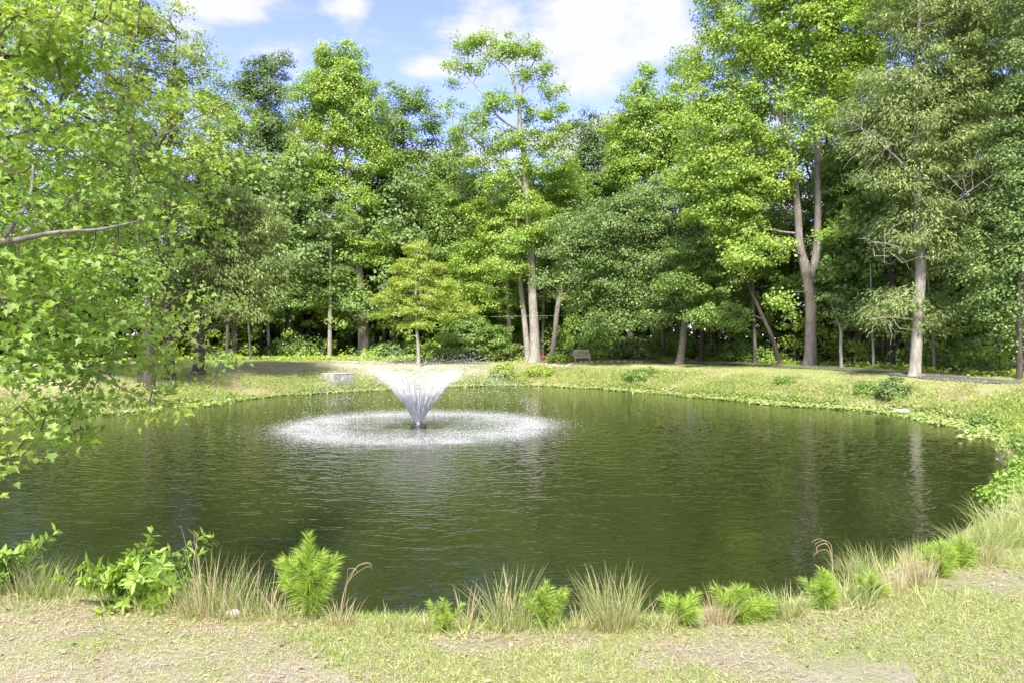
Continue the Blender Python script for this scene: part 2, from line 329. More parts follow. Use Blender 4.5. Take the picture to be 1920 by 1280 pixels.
# ------------------------------------------------------------------ leaf scattering
def frames(nrm, dr):
    nrm = nrm/np.maximum(np.linalg.norm(nrm, axis=1), 1e-6)[:, None]
    dr = dr-(dr*nrm).sum(1)[:, None]*nrm; dr /= np.maximum(np.linalg.norm(dr, axis=1), 1e-6)[:, None]
    return np.stack([np.cross(dr, nrm), dr, nrm], -1)      # columns: side, along, normal
KITE = (np.array([(0, 0, 0), (-.42, .42, .10), (0, 1, -.08), (.42, .42, .10)]), [[0, 3, 2, 1]])
NARROW = (np.array([(0, 0, 0), (-.16, .45, .04), (0, 1, -.10), (.16, .45, .04)]), [[0, 3, 2, 1]])
LANCE = (np.array([(0, 0, 0), (-.12, .3, .03), (-.13, .6, .03), (0, 1, -.05), (.13, .6, .03), (.12, .3, .03), (0, .5, -.0)]), [[0, 6, 2, 1], [6, 3, 2], [0, 5, 4, 6], [6, 4, 3]])
BLADE = (np.array([(-.5, 0, 0), (.5, 0, 0), (-.38, .5, .06), (.38, .5, .06), (0, 1, -.02)]), [[0, 1, 3, 2], [2, 3, 4]])
ml = [(0, 0), (.16, .02), (.40, -.10), (.36, .16), (.62, .38), (.34, .42), (.30, .56), (.13, .55), (.16, .78), (0, 1.0)]
right = np.array([(x, y, .10*abs(x)-.14*y*y) for x, y in ml]); left = right[1:-1].copy(); left[:, 0] *= -1
MAPLE = (np.vstack([right, left]), [list(range(10)), [0, 9]+list(range(17, 9, -1))])
DISC = (np.array([(.5*math.cos(a), .5+.5*math.sin(a), .06*math.cos(3*a)) for a in np.linspace(0, 2*math.pi, 7)[:-1]]), [[0, 1, 2, 3, 4, 5]])
def scatter(tpl, pos, Rm, sx, sy, rnd, u=None):
    T, fs = tpl; n_ = len(pos); k = len(T)
    loc = np.broadcast_to(T[None], (n_, k, 3)).copy()
    loc[..., 0] *= np.asarray(sx).reshape(-1, 1); loc[..., 1:] *= np.asarray(sy).reshape(-1, 1, 1)
    V = np.einsum('nij,nkj->nki', Rm, loc)+pos[:, None]
    off = (np.arange(n_)*k)[:, None]
    groups = {}
    for f in fs: groups.setdefault(len(f), []).append(np.array(f)[None]+off)
    u = np.ones(n_) if u is None else u
    return V.reshape(-1, 3), [np.concatenate(g) for g in groups.values()], {'v': np.repeat(rnd, k), 'u': np.repeat(u, k)}
def merge(parts):
    V = []; G = {}; A = {}; o_ = 0
    for v, fs, a in parts:
        V.append(v)
        for f in fs: G.setdefault(f.shape[1], []).append(f+o_)
        for k_, x in a.items(): A.setdefault(k_, []).append(x)
        o_ += len(v)
    return np.concatenate(V), [np.concatenate(g) for g in G.values()], {k_: np.concatenate(x) for k_, x in A.items()}
def leaves(g, centers, axis_xy, cr, nper, tpl, size, flat=.55, droop=.25, up=.9):
    n_ = len(centers)*nper; c = np.repeat(centers, nper, 0)
    crr = np.repeat(cr*(.6+.8*g.random(len(centers))), nper)
    d = g.normal(size=(n_, 3)); d /= np.linalg.norm(d, axis=1)[:, None]; d *= (g.random(n_)**.45)[:, None]
    off = d*crr[:, None]; off[:, 2] *= flat; off[:, 2] -= .18*(off[:, 0]**2+off[:, 1]**2)/crr
    pos = c+off
    outw = pos-np.array([axis_xy[0], axis_xy[1], 0]); outw[:, 2] = 0; outw /= np.maximum(np.linalg.norm(outw, axis=1), .3)[:, None]
    nr = g.normal(size=(n_, 3))*.55+outw*.45+d*.7; nr[:, 2] += up*.75
    dr = g.normal(size=(n_, 3))*.5+outw*.6+off/crr[:, None]; dr[:, 2] -= droop
    s = size*(.6+.75*g.random(n_))
    v = np.clip(np.repeat(g.random(len(centers)), nper)*.45+g.random(n_)*.6, 0, 1)
    u = np.clip(np.repeat(g.random(len(centers)), nper)*.5+.35+.35*g.random(n_), 0, 1.3)
    return scatter(tpl, pos, frames(nr, dr), s, s, v, u)

# ------------------------------------------------------------------ tubes and branching
def tube(P, r, k=9, g=None, flare=0, attr_=True):
    P = np.asarray(P, float); r = np.asarray(r, float); n_ = len(P)
    T = np.gradient(P, axis=0); T /= np.maximum(np.linalg.norm(T, axis=1), 1e-6)[:, None]
    ref = np.array([0, 1., 0]) if abs(T[0][1]) < .9 else np.array([1., 0, 0])
    A = np.cross(np.broadcast_to(ref, T.shape), T); A /= np.maximum(np.linalg.norm(A, axis=1), 1e-6)[:, None]; B = np.cross(T, A)
    th = np.arange(k)/k*2*math.pi
    lump = 1+(.06*np.sin(3*th[None]+P[:, 2:3]*.7)+.04*np.sin(5*th[None]-P[:, 2:3]*1.3) if g is not None else 0)*np.ones((n_, k))
    if flare:
        h = P[:, 2:3]-P[0, 2]; lump = lump+flare*np.exp(-h/.28)*(.75+.5*np.sin(4*th[None]+1)+.25*np.sin(7*th[None]))
    V = P[:, None]+(A[:, None]*np.cos(th)[None, :, None]+B[:, None]*np.sin(th)[None, :, None])*(r[:, None]*lump)[..., None]
    i = np.arange(n_*k).reshape(n_, k); j = np.roll(i, -1, 1)
    Fq = np.stack([i[:-1], j[:-1], j[1:], i[1:]], -1).reshape(-1, 4)
    V = np.vstack([V.reshape(-1, 3), P[-1:]]); tip = np.stack([i[-1], j[-1], np.full(k, n_*k)], -1)
    return V, [Fq, tip], {}
def frusta(p0, p1, r0, r1, k=5):
    d = p1-p0; d /= np.maximum(np.linalg.norm(d, axis=1), 1e-6)[:, None]
    ref = np.where(np.abs(d[:, 2:3]) < .8, np.array([[0, 0, 1.]]), np.array([[1., 0, 0]]))
    A = np.cross(ref, d); A /= np.maximum(np.linalg.norm(A, axis=1), 1e-6)[:, None]; B = np.cross(d, A); n_ = len(p0)
    th = np.arange(k)/k*2*math.pi
    ringv = A[:, None]*np.cos(th)[None, :, None]+B[:, None]*np.sin(th)[None, :, None]
    V = np.stack([p0[:, None]+ringv*r0[:, None, None], p1[:, None]+ringv*r1[:, None, None]], 1).reshape(-1, 3)
    i = np.arange(n_*2*k).reshape(n_, 2, k); j = np.roll(i, -1, 2)
    return V, [np.stack([i[:, 0], j[:, 0], j[:, 1], i[:, 1]], -1).reshape(-1, 4)], {}
def grow(g, start, targets, up_pen=.5, plw=.3, rtip=.012, rmax=.2, expo=.45, arch=.08):
    """start: (m,3) trunk nodes. returns segment arrays"""
    pos = [s for s in start]; par = [-1]*len(start); pl = [0.0]*len(start)
    z0 = start[:, 2].min()
    base = start[:, :2].mean(0)
    order = np.argsort(np.linalg.norm(targets[:, :2]-base, axis=1)+.35*np.abs(targets[:, 2]-start[:, 2].mean()))
    Pn = np.zeros((len(start)+2*len(targets), 3)); Pn[:len(start)] = start; Ln = np.zeros(len(Pn)); c = len(start)
    par = np.full(len(Pn), -1)
    for ti in order:
        q = targets[ti]; d = q-Pn[:c]; ds = np.linalg.norm(d, axis=1)
        cost = ds+plw*Ln[:c]+up_pen*np.maximum(0, Pn[:c, 2]-q[2]+.25*np.linalg.norm(d[:, :2], axis=1))
        i = int(np.argmin(cost)); L_ = ds[i]
        mid = (Pn[i]+q)/2+g.normal(size=3)*L_*.06; mid[2] += arch*L_
        Pn[c] = mid; par[c] = i; Ln[c] = Ln[i]+L_/2
        Pn[c+1] = q; par[c+1] = c; Ln[c+1] = Ln[i]+L_; c += 2
    cnt = np.zeros(len(Pn))
    cnt[len(start)+1::2] = 1
    for i in range(len(Pn)-1, len(start)-1, -1):
        if par[i] >= 0: cnt[par[i]] += cnt[i]
    rad = np.minimum(rtip*cnt**expo, rmax)
    s = np.arange(len(start), len(Pn)); p_ = par[s]
    r1 = rad[s]; r0 = np.where(p_ < len(start), np.minimum(r1*1.25, rmax), rad[p_]); r0 = np.minimum(r0, r1*1.8)
    return Pn[p_], Pn[s], r0, r1
def resample(P, r, step):
    P = np.asarray(P, float)
    Q = catmull(np.column_stack([P, r]), 8, False)
    return Q[:, :3], Q[:, 3]
def lobes_to_targets(g, lobes, dens):
    out_ = []
    for (x, y, z, rx, ry, rz) in lobes:
        k_ = max(3, int(dens*math.pi*rx*rz+.5))
        d = g.normal(size=(k_, 3)); d /= np.linalg.norm(d, axis=1)[:, None]; d *= (g.random(k_)**.38)[:, None]
        out_.append(np.array([x, y, z])+d*np.array([rx, ry, rz]))
    return np.vstack(out_)
TPL = {'kite': KITE, 'narrow': NARROW, 'maple': MAPLE}
def tree(name, label, Y, trunks, lobes, m_, base=None, tpl='kite', dens=1.5, cr=.75, nper=75, size=.2, bark='bark', seed=1, flat=.55, droop=.25,
         group=None, cat='tree', world=False, up_pen=.5, rtip=.012, rmax=.16, flare=.55, depth=.85, grow_=1.2, barkb=None, dead=()):
    g = np.random.default_rng(seed)
    TR = []
    for ti, tr in enumerate(trunks):
        pts = []; rs = []
        for j, q in enumerate(tr):
            if world: pt = np.array(q[:3], float)
            else:
                dy = q[3] if len(q) > 3 else 0
                pt = W(q[0], q[1], Y+dy)
                if ti == 0 and j == 0 or q[1] >= 655: pt[2] = gz(pt[0], pt[1])-.08
            pts.append(pt); rs.append(q[3] if world else q[2])
        TR.append(resample(pts, rs, .5))
    root = thing(name, label, cat, tuple(TR[0][0][0]), group)
    recenter(mesh_obj('trunk', *merge([tube(P, r, 10, g, flare if P[0][2] < TR[0][0][0][2]+1 else 0) for P, r in TR])[:2], M[bark], root, smooth_=True), root)
    if world: lb = lobes
    else:
        lb = []
        dens *= 1.75; cr *= 1.1; size *= .79; nper = int(nper*1.8)
        for q in lobes:
            dy = q[4] if len(q) > 4 else 0
            c = W(q[0], q[1], Y+dy); s = (Y+dy)/1280
            lb.append((c[0], c[1], c[2], q[2]*s*grow_, .5*(q[2]+q[3])*s*depth*grow_**.5, q[3]*s*grow_))
    tg_ = lobes_to_targets(g, lb, dens)
    start = np.vstack([P[len(P)//4:] for P, r in TR])
    p0, p1, r0, r1 = grow(g, start, tg_, up_pen, rtip=rtip, rmax=rmax)
    mb = mesh_obj('branch', *frusta(p0, p1, r0, r1)[:2], M[barkb or bark], root); recenter(mb, root)
    tag(mb, kind='stuff')
    V, Fs, A = leaves(g, tg_, start[:, :2].mean(0), cr, nper, TPL[tpl], size, flat, droop)
    mc = mesh_obj('crown', V, Fs, M[m_], root, attr=A); recenter(mc, root)
    for (sx_, sy_, ex, ey, spx, spy, dy, kn) in dead:
        a0 = W(sx_, sy_, Y); a1 = W(ex, ey, Y+dy); ln_ = np.array([a0+(a1-a0)*q_+[0, 0, .12*math.sin(q_*3)] for q_ in np.linspace(0, 1, 9)])
        sc_ = (Y+dy)/1280; tt_ = g.random(kn)[:, None]; T_ = a0+(a1-a0)*(.25+.75*tt_)+g.normal(size=(kn, 3))*[spx*sc_, .5, spy*sc_]
        V, Fs, A = merge([tube(ln_, np.linspace(.05, .012, 9), 6), frusta(*grow(g, ln_[2:], T_, 0, .1, rtip=.007, rmax=.02), 4)])
        recenter(mesh_obj('dead_limb', V, Fs, M['barkp'], root), root)
    return root

def copy_tree(o, loc, rz, sc):
    c = o.copy(); COL.objects.link(c); c.location = loc; c.rotation_euler = (0, 0, rz); c.scale = (sc, sc, sc)
    for ch in list(o.children):
        d = ch.copy(); COL.objects.link(d); d.parent = c
    return c

# ------------------------------------------------------------------ the individual trees (px, py, half sizes in the photograph; Y metres away)
tree('maple_tree', 'tall bright green maple with pale grey trunk forking in two, behind the right bank', 39.5,
     [[(1519, 685, .38), (1520, 640, .33), (1519, 560, .32), (1512, 515, .29), (1500, 460, .22), (1496, 400, .21), (1486, 320, .19), (1476, 270, .15), (1455, 160, .10), (1440, 60, .06)],
      [(1519, 530, .22), (1531, 470, .21), (1534, 380, .19), (1533, 280, .17), (1545, 170, .14), (1560, 60, .09), (1560, -40, .05)]],
     [(1375, 95, 80, 70), (1430, 20, 100, 70), (1340, 170, 50, 50), (1330, 250, 60, 60), (1400, 215, 75, 50), (1475, 130, 60, 60), (1540, 40, 100, 80), (1590, 130, 60, 60),
      (1440, 275, 60, 40), (1370, 330, 80, 50), (1440, 340, 50, 40), (1565, 215, 50, 36, -2), (1520, -60, 120, 70), (1400, -60, 100, 60), (1415, 470, 60, 32, -2),
      (1390, 420, 60, 40), (1350, 395, 60, 40), (1470, 560, 22, 20, -2), (1545, 440, 14, 12, -2), (1600, 20, 70, 80), (1310, 330, 40, 40)],
     'lime', dens=1.5, nper=70, cr=.72, size=.19, seed=11, droop=.3)
tree('oak_tree', 'grey green oak with pale straight trunk standing on the right bank by the path', 31.5,
     [[(1712, 708, .31), (1715, 670, .25), (1722, 580, .23), (1726, 500, .22), (1722, 400, .2), (1718, 300, .18), (1715, 180, .14), (1722, 60, .09), (1730, -60, .05)]],
     [(1690, 150, 80, 60), (1650, 220, 60, 50), (1640, 270, 50, 35), (1740, 230, 90, 60), (1770, 110, 80, 70), (1850, 60, 80, 90), (1860, 190, 90, 70), (1810, 300, 100, 50), (1700, 320, 60, 40),
      (1780, 390, 90, 50), (1720, 430, 60, 50), (1880, 330, 70, 60), (1650, 345, 50, 22), (1660, 580, 45, 14), (1690, 555, 50, 18), (1640, 600, 30, 10), (1780, 480, 60, 40), (1750, 0, 100, 70),
      (1850, -60, 100, 70), (1720, -90, 90, 60), (1760, 590, 40, 25), (1850, 430, 60, 50)],
     'greyoak', dead=((1716, 330, 1600, 230, 28, 26, -2.2, 46), (1722, 480, 1640, 455, 26, 22, -2, 36), (1722, 440, 1860, 330, 30, 30, -2.4, 50), (1712, 600, 1630, 600, 24, 14, -1.5, 26)), tpl='narrow', dens=2.3, nper=70, cr=.6, size=.24, bark='barkp', seed=12, flat=.5, droop=.6)
tree('oak_tree', 'dark green oak spreading in from the right edge behind the path', 29,
     [[(1990, 720, .3), (1985, 560, .26), (1975, 360, .2), (1960, 150, .12), (1955, 0, .06)]],
     [(1920, 330, 70, 60), (1900, 420, 70, 50), (1870, 500, 55, 40), (1900, 570, 50, 35), (1850, 560, 35, 28), (1960, 250, 90, 90), (1970, 120, 90, 90), (1980, -20, 90, 90), (1960, 520, 60, 90), (2050, 300, 80, 200), (1890, 620, 25, 18)],
     'oak', tpl='kite', dens=2.6, nper=70, cr=.55, size=.13, bark='barkd', seed=13, droop=.5)
tree('maple_tree', 'bright green tree at the top right corner behind the grey green oak', 41,
     [[(1830, 690, .3), (1828, 500, .26), (1822, 300, .2), (1815, 60, .1)]],
     [(1640, 60, 70, 70), (1680, 20, 70, 60), (1790, -30, 90, 70), (1900, 20, 90, 80), (1850, 120, 90, 80), (1840, 250, 110, 70), (1790, 380, 110, 70), (1820, 480, 110, 60)],
     'mid', dens=1.5, nper=75, cr=.75, size=.19, seed=14)
tree('beech_tree', 'dense mid green tree filling the gap between forked maple and right oak', 44.5,
     [[(1625, 690, .2), (1622, 560, .18), (1618, 400, .14), (1615, 280, .08)]],
     [(1600, 330, 60, 50), (1640, 400, 70, 50), (1590, 420, 50, 40), (1600, 500, 70, 40), (1670, 500, 60, 40), (1560, 560, 50, 30), (1620, 570, 60, 30), (1690, 590, 60, 30), (1570, 360, 50, 50), (1640, 300, 70, 40)],
     'mid', dens=1.7, nper=75, cr=.75, size=.18, bark='barkd', seed=15, flat=.35)
tree('maple_tree', 'mid green tree filling in behind the two stems of the forked maple', 49,
     [[(1545, 680, .2), (1548, 500, .18), (1550, 300, .12), (1552, 130, .05)]],
     [(1500, 130, 60, 60), (1560, 180, 70, 60), (1620, 200, 50, 60), (1500, 260, 60, 50), (1570, 310, 70, 55), (1500, 380, 60, 50), (1570, 440, 60, 50), (1470, 450, 50, 40), (1420, 300, 60, 60), (1620, 320, 50, 60), (1400, 200, 50, 50), (1500, 520, 60, 40), (1450, 80, 60, 50)],
     'mid', dens=1.3, nper=65, cr=.85, size=.21, bark='barkd', seed=35)
tree('elm_tree', 'mid green tree in the gap between conical tree and rounded green tree', 59,
     [[(705, 672, .2), (706, 500, .18), (708, 330, .1), (708, 240, .04)]],
     [(708, 270, 40, 40), (700, 340, 50, 40), (720, 420, 50, 40), (690, 500, 50, 40), (740, 500, 50, 40), (720, 570, 60, 30), (650, 560, 50, 30), (845, 320, 30, 40), (850, 270, 22, 26)],
     'mid', dens=1.2, nper=65, cr=.85, size=.21, bark='barkd', seed=36)
tree('understory_tree', 'low dark leafy tree behind the right oak trunk with layered boughs', 37.5,
     [[(1790, 712, .12), (1786, 640, .1), (1784, 560, .07), (1780, 480, .04)]],
     [(1800, 560, 70, 28), (1850, 600, 60, 28), (1760, 520, 60, 30), (1830, 500, 70, 40), (1900, 560, 60, 40), (1740, 600, 50, 22), (1880, 640, 60, 22), (1800, 630, 40, 18)],
     'mid', dens=2.0, nper=60, cr=.6, size=.16, bark='barkd', seed=16, flat=.35)
tree('oak_tree', 'broad blue green oak with low wide crown behind the garden bench', 45,
     [[(1274, 680, .27), (1280, 640, .23), (1285, 560, .2), (1275, 480, .17), (1260, 400, .1), (1250, 340, .05)]],
     [(1085, 470, 60, 45), (1130, 420, 60, 45), (1190, 395, 65, 45), (1250, 385, 60, 45), (1050, 520, 45, 30), (1110, 550, 60, 30), (1180, 500, 75, 55), (1250, 470, 65, 50), (1200, 580, 60, 28), (1150, 600, 45, 22), (1260, 550, 50, 35), (1310, 420, 50, 45), (1060, 430, 30, 25), (1290, 345, 45, 30)],
     'oak', dens=1.8, nper=80, cr=.75, size=.17, seed=17, flat=.5)
tree('oak_tree', 'light green oak with leaning trunk and low drooping boughs, left of the forked maple', 42,
     [[(1462, 680, .16), (1450, 640, .14), (1432, 600, .12), (1400, 530, .11), (1375, 480, .08), (1360, 430, .05)]],
     [(1340, 590, 52, 24, -1), (1310, 600, 28, 18, -1), (1370, 600, 26, 18, -1), (1290, 520, 50, 30), (1340, 470, 60, 35), (1390, 500, 55, 30), (1430, 420, 50, 30), (1330, 540, 50, 20), (1280, 460, 35, 25), (1400, 455, 60, 30)],
     'mid', dens=2.0, nper=75, cr=.6, size=.16, bark='barkd', seed=18, flat=.45)
tree('sweetgum_tree', 'bright green pointed tree with top in front of the sky, left of forked maple', 53,
     [[(1243, 672, .2), (1242, 560, .18), (1230, 380, .16), (1210, 260, .1), (1205, 140, .03)]],
     [(1206, 155, 26, 30), (1195, 205, 45, 35), (1240, 235, 50, 45), (1170, 235, 32, 28), (1200, 290, 55, 35), (1275, 190, 35, 45), (1290, 260, 50, 50), (1240, 320, 60, 40), (1180, 320, 40, 30), (1290, 130, 28, 40)],
     'lime', dens=1.5, nper=75, cr=.8, size=.21, seed=19)
tree('pine_tree', 'dark narrow tree between the tall open tree and the pointed green tree', 58,
     [[(1110, 672, .2), (1112, 500, .18), (1120, 330, .12), (1122, 220, .04)]],
     [(1100, 250, 28, 40), (1125, 290, 40, 40), (1090, 330, 40, 35), (1140, 350, 45, 35), (1150, 240, 20, 30), (1100, 390, 50, 40), (1170, 380, 50, 30)],
     'dark', dens=1.5, nper=70, cr=.8, size=.2, bark='barkd', seed=20)
tree('birch_tree', 'tallest open yellow green tree with pale bare forking limbs against the cloud', 50,
     [[(1003, 670, .46), (1002, 630, .36), (998, 545, .30), (996, 470, .26), (988, 380, .22), (984, 300, .20), (975, 245, .17), (972, 190, .13), (955, 135, .08), (930, 110, .03)],
      [(991, 668, .25, .8), (983, 600, .2, .8), (976, 530, .16, .8), (970, 460, .10, .5), (968, 400, .05, .3)],
      [(984, 360, .12), (960, 325, .11), (930, 300, .1), (900, 270, .08), (870, 245, .05), (850, 235, .02)],
      [(975, 245, .09), (935, 220, .08), (900, 170, .06), (870, 140, .03)], [(973, 195, .08), (985, 150, .06), (1010, 100, .03)]],
     [(872, 85, 28, 22), (850, 120, 16, 14), (910, 75, 22, 18), (960, 85, 32, 24), (1000, 95, 20, 20), (1020, 130, 22, 16), (985, 135, 22, 16), (900, 130, 24, 14), (850, 160, 12, 10), (925, 105, 24, 12),
      (945, 190, 40, 24), (905, 210, 36, 22), (1030, 165, 26, 18), (1010, 215, 36, 22), (1045, 200, 20, 14), (870, 250, 36, 24), (930, 260, 50, 26), (1010, 265, 44, 24), (1055, 255, 28, 22), (900, 300, 28, 18), (980, 310, 50, 20),
      (950, 345, 44, 22), (1030, 320, 36, 22), (1060, 300, 24, 20), (850, 200, 20, 16), (968, 450, 40, 24, -.9), (945, 500, 40, 20, -.9), (1005, 425, 36, 20, -1), (985, 385, 40, 20, -1)],
     'lime', dens=2.3, nper=58, cr=.66, size=.18, bark='barkp', seed=21, grow_=1.06, rtip=.016, flare=.5)
tree('maple_tree', 'bright green leafy boughs around the paired trunks left of the bench', 51.5,
     [[(958, 672, .2), (952, 560, .18), (948, 420, .12), (945, 340, .05)]],
     [(1030, 380, 50, 32), (970, 390, 50, 30), (920, 400, 45, 35), (1010, 430, 50, 28), (940, 450, 55, 30), (900, 490, 45, 30), (960, 500, 45, 25), (880, 540, 50, 25), (930, 560, 40, 30), (1050, 345, 30, 24), (1000, 350, 40, 24)],
     'lime', dens=1.6, nper=75, cr=.75, size=.19, seed=22, flat=.4)
tree('leaning_tree', 'bare grey trunk leaning right behind the red ornament near the bench', 51,
     [[(1033, 672, .24), (1040, 630, .2), (1045, 580, .19), (1058, 520, .17), (1070, 470, .1), (1080, 420, .05)]],
     [(1080, 400, 40, 22), (1060, 440, 35, 20), (1100, 440, 30, 20)], 'oak', dens=1.6, nper=65, cr=.7, size=.17, seed=23)
tree('ivy_clad_tree', 'trunk wrapped in pale green ivy just left of the bench', 53,
     [[(1071, 672, .22), (1073, 620, .17), (1075, 560, .15), (1078, 480, .08)]],
     [(1066, 640, 7, 16, -.4), (1064, 610, 8, 18, -.4), (1068, 575, 9, 16, -.4), (1078, 600, 9, 12, -.3), (1075, 545, 12, 14)], 'lime', dens=9, nper=18, cr=.3, size=.13, seed=24, flat=.9)
tree('sweetgum_tree', 'tallest bright green conical tree left of centre with stout grey brown trunk', 53.5,
     [[(683, 674, .62), (682, 655, .48), (680, 600, .42), (672, 500, .34), (660, 380, .26), (648, 260, .18), (638, 130, .07), (634, 80, .02)]],
     [(635, 108, 40, 30), (610, 140, 45, 30), (665, 150, 40, 30), (590, 190, 45, 35), (640, 190, 55, 40), (695, 210, 30, 45), (620, 250, 60, 32), (570, 235, 24, 24), (580, 300, 40, 30), (640, 320, 60, 26), (600, 350, 50, 26),
      (690, 270, 30, 26), (665, 380, 45, 30), (650, 430, 40, 26), (700, 450, 50, 24), (660, 480, 35, 22), (640, 540, 50, 22), (665, 575, 45, 16), (620, 570, 30, 14), (700, 490, 35, 16), (710, 310, 26, 30)],
     'lime', dens=1.7, nper=80, cr=.75, size=.2, seed=25, flare=.6)
tree('maple_tree', 'rounded green tree right of the conical tree, lower against the sky', 57,
     [[(764, 672, .3), (762, 560, .27), (762, 400, .2), (755, 260, .1), (752, 170, .03)]],
     [(735, 185, 26, 26), (775, 190, 28, 24), (800, 215, 26, 24), (740, 240, 34, 28), (790, 265, 40, 34), (730, 300, 40, 34), (760, 330, 55, 36), (810, 330, 36, 34), (740, 390, 50, 34), (800, 400, 48, 34), (830, 450, 45, 40), (760, 450, 50, 30), (720, 420, 30, 30)],
     'mid', dens=1.4, nper=75, cr=.8, size=.2, seed=26)
tree('maple_tree', 'mid green tree closing the gap behind the small golden tree', 55,
     [[(868, 672, .25), (866, 560, .2), (862, 440, .12), (860, 360, .05)]],
     [(850, 370, 50, 30), (880, 410, 45, 30), (840, 470, 50, 35), (890, 480, 50, 30), (860, 540, 50, 35), (830, 420, 30, 30), (905, 440, 40, 26), (870, 330, 40, 25)],
     'mid', dens=1.5, nper=75, cr=.8, size=.2, seed=27, flat=.45)
tree('oak_sapling', 'small golden yellow tree with slim pale trunk in front of the woods', 46,
     [[(785, 676, .14), (784, 650, .11), (780, 600, .10), (779, 540, .08), (782, 480, .04), (783, 450, .02)]],
     [(784, 470, 22, 18), (760, 500, 30, 16), (812, 505, 32, 16), (775, 530, 45, 14), (735, 560, 36, 13), (790, 560, 40, 12), (840, 560, 40, 14), (725, 585, 28, 9), (870, 580, 28, 10), (775, 585, 40, 11), (780, 605, 34, 9), (830, 590, 30, 10), (750, 535, 30, 12), (820, 535, 36, 12)],
     'golden', tpl='narrow', dens=5.5, nper=55, cr=.42, size=.2, bark='barkp', seed=28, grow_=1.05, flat=.35, rtip=.009, flare=.25)
tree('pine_tree', 'dark green tree with ragged top left of the tall conical tree', 60,
     [[(538, 672, .42), (536, 560, .36), (520, 400, .28), (500, 250, .18), (492, 120, .04)]],
     [(490, 125, 26, 28), (520, 120, 22, 22), (465, 170, 24, 26), (500, 180, 45, 35), (480, 240, 45, 35), (530, 240, 36, 40), (500, 310, 50, 36), (460, 330, 35, 30), (530, 350, 50, 40), (560, 420, 50, 36), (520, 440, 50, 36), (570, 490, 50, 36), (540, 540, 50, 30), (600, 450, 40, 30)],
     'dark', dens=1.35, nper=80, cr=.85, size=.2, bark='barkd', seed=29)
tree('willow_oak_tree', 'pale green willow oak with drooping narrow leaves over the left bank', 36,
     [[(372, 690, .3), (374, 640, .26), (376, 590, .22), (380, 500, .16), (400, 400, .08), (410, 340, .03)], [(372, 610, .13), (400, 612, .1), (440, 600, .07), (480, 570, .03)]],
     [(410, 330, 40, 40), (440, 400, 50, 30), (470, 390, 40, 24), (500, 430, 36, 24), (400, 430, 60, 30), (450, 460, 50, 26), (510, 490, 26, 20), (470, 520, 50, 22), (420, 520, 60, 26), (500, 550, 26, 16), (460, 590, 36, 16), (420, 570, 50, 22), (370, 480, 60, 40), (360, 560, 50, 26), (380, 380, 60, 40), (445, 560, 40, 18)],
     'willow', tpl='narrow', dens=2.6, nper=72, cr=.6, size=.25, bark='barkd', seed=30, flat=.5, droop=.8)
tree('ash_tree', 'airy yellow green tree rising behind the near maple at upper left', 33,
     [[(318, 690, .24), (316, 600, .2), (312, 480, .17), (315, 330, .13), (325, 180, .08), (330, 60, .03)], [(312, 540, .1), (296, 470, .08), (270, 380, .05)]],
     [(300, 40, 55, 35), (350, 90, 40, 30), (260, 100, 60, 45), (330, 160, 55, 40), (400, 110, 22, 18), (370, 220, 45, 35), (290, 220, 60, 40), (220, 170, 50, 50), (340, 300, 60, 36), (260, 310, 60, 40), (400, 290, 36, 30), (300, 390, 60, 36), (240, 20, 50, 40)],
     'limey', dens=1.9, nper=60, cr=.6, size=.15, bark='barkd', seed=31)
tree('ash_tree', 'mid green tree on the left bank seen through the near maple leaves', 30,
     [[(280, 695, .24), (278, 600, .2), (274, 520, .18), (262, 400, .13), (240, 250, .06)]],
     [(100, 60, 90, 60), (60, 180, 90, 70), (160, 250, 80, 60), (230, 350, 70, 60), (130, 380, 90, 60), (180, 470, 80, 50), (270, 470, 50, 40), (40, 330, 80, 80), (110, 540, 90, 50), (220, 560, 60, 36), (180, -40, 90, 60), (30, 470, 80, 60), (-60, 200, 90, 200)],
     'mid', dens=1.8, nper=70, cr=.65, size=.15, bark='barkd', seed=32)
tree('oak_tree', 'mid green oak in the wood edge between dark tree and willow oak', 52,
     [[(440, 672, .25), (440, 560, .22), (436, 400, .14), (430, 260, .05)]],
     [(430, 230, 36, 40), (400, 290, 50, 45), (440, 330, 45, 40), (450, 420, 60, 40), (500, 480, 55, 40), (430, 500, 60, 40), (550, 560, 50, 30), (590, 520, 40, 30), (480, 570, 50, 30), (400, 180, 30, 40)],
     'mid', dens=1.3, nper=75, cr=.8, size=.2, bark='barkd', seed=33)
tree('cedar_tree', 'low bushy dark evergreen right of the small golden tree', 50.5,
     [[(880, 673, .12), (880, 640, .1), (880, 600, .05)]],
     [(860, 640, 50, 22), (900, 620, 45, 20), (920, 645, 45, 20), (870, 600, 35, 18), (840, 655, 30, 12), (930, 620, 25, 14)],
     'mid', dens=3.0, nper=70, cr=.55, size=.17, bark='barkd', seed=34, flat=.5)

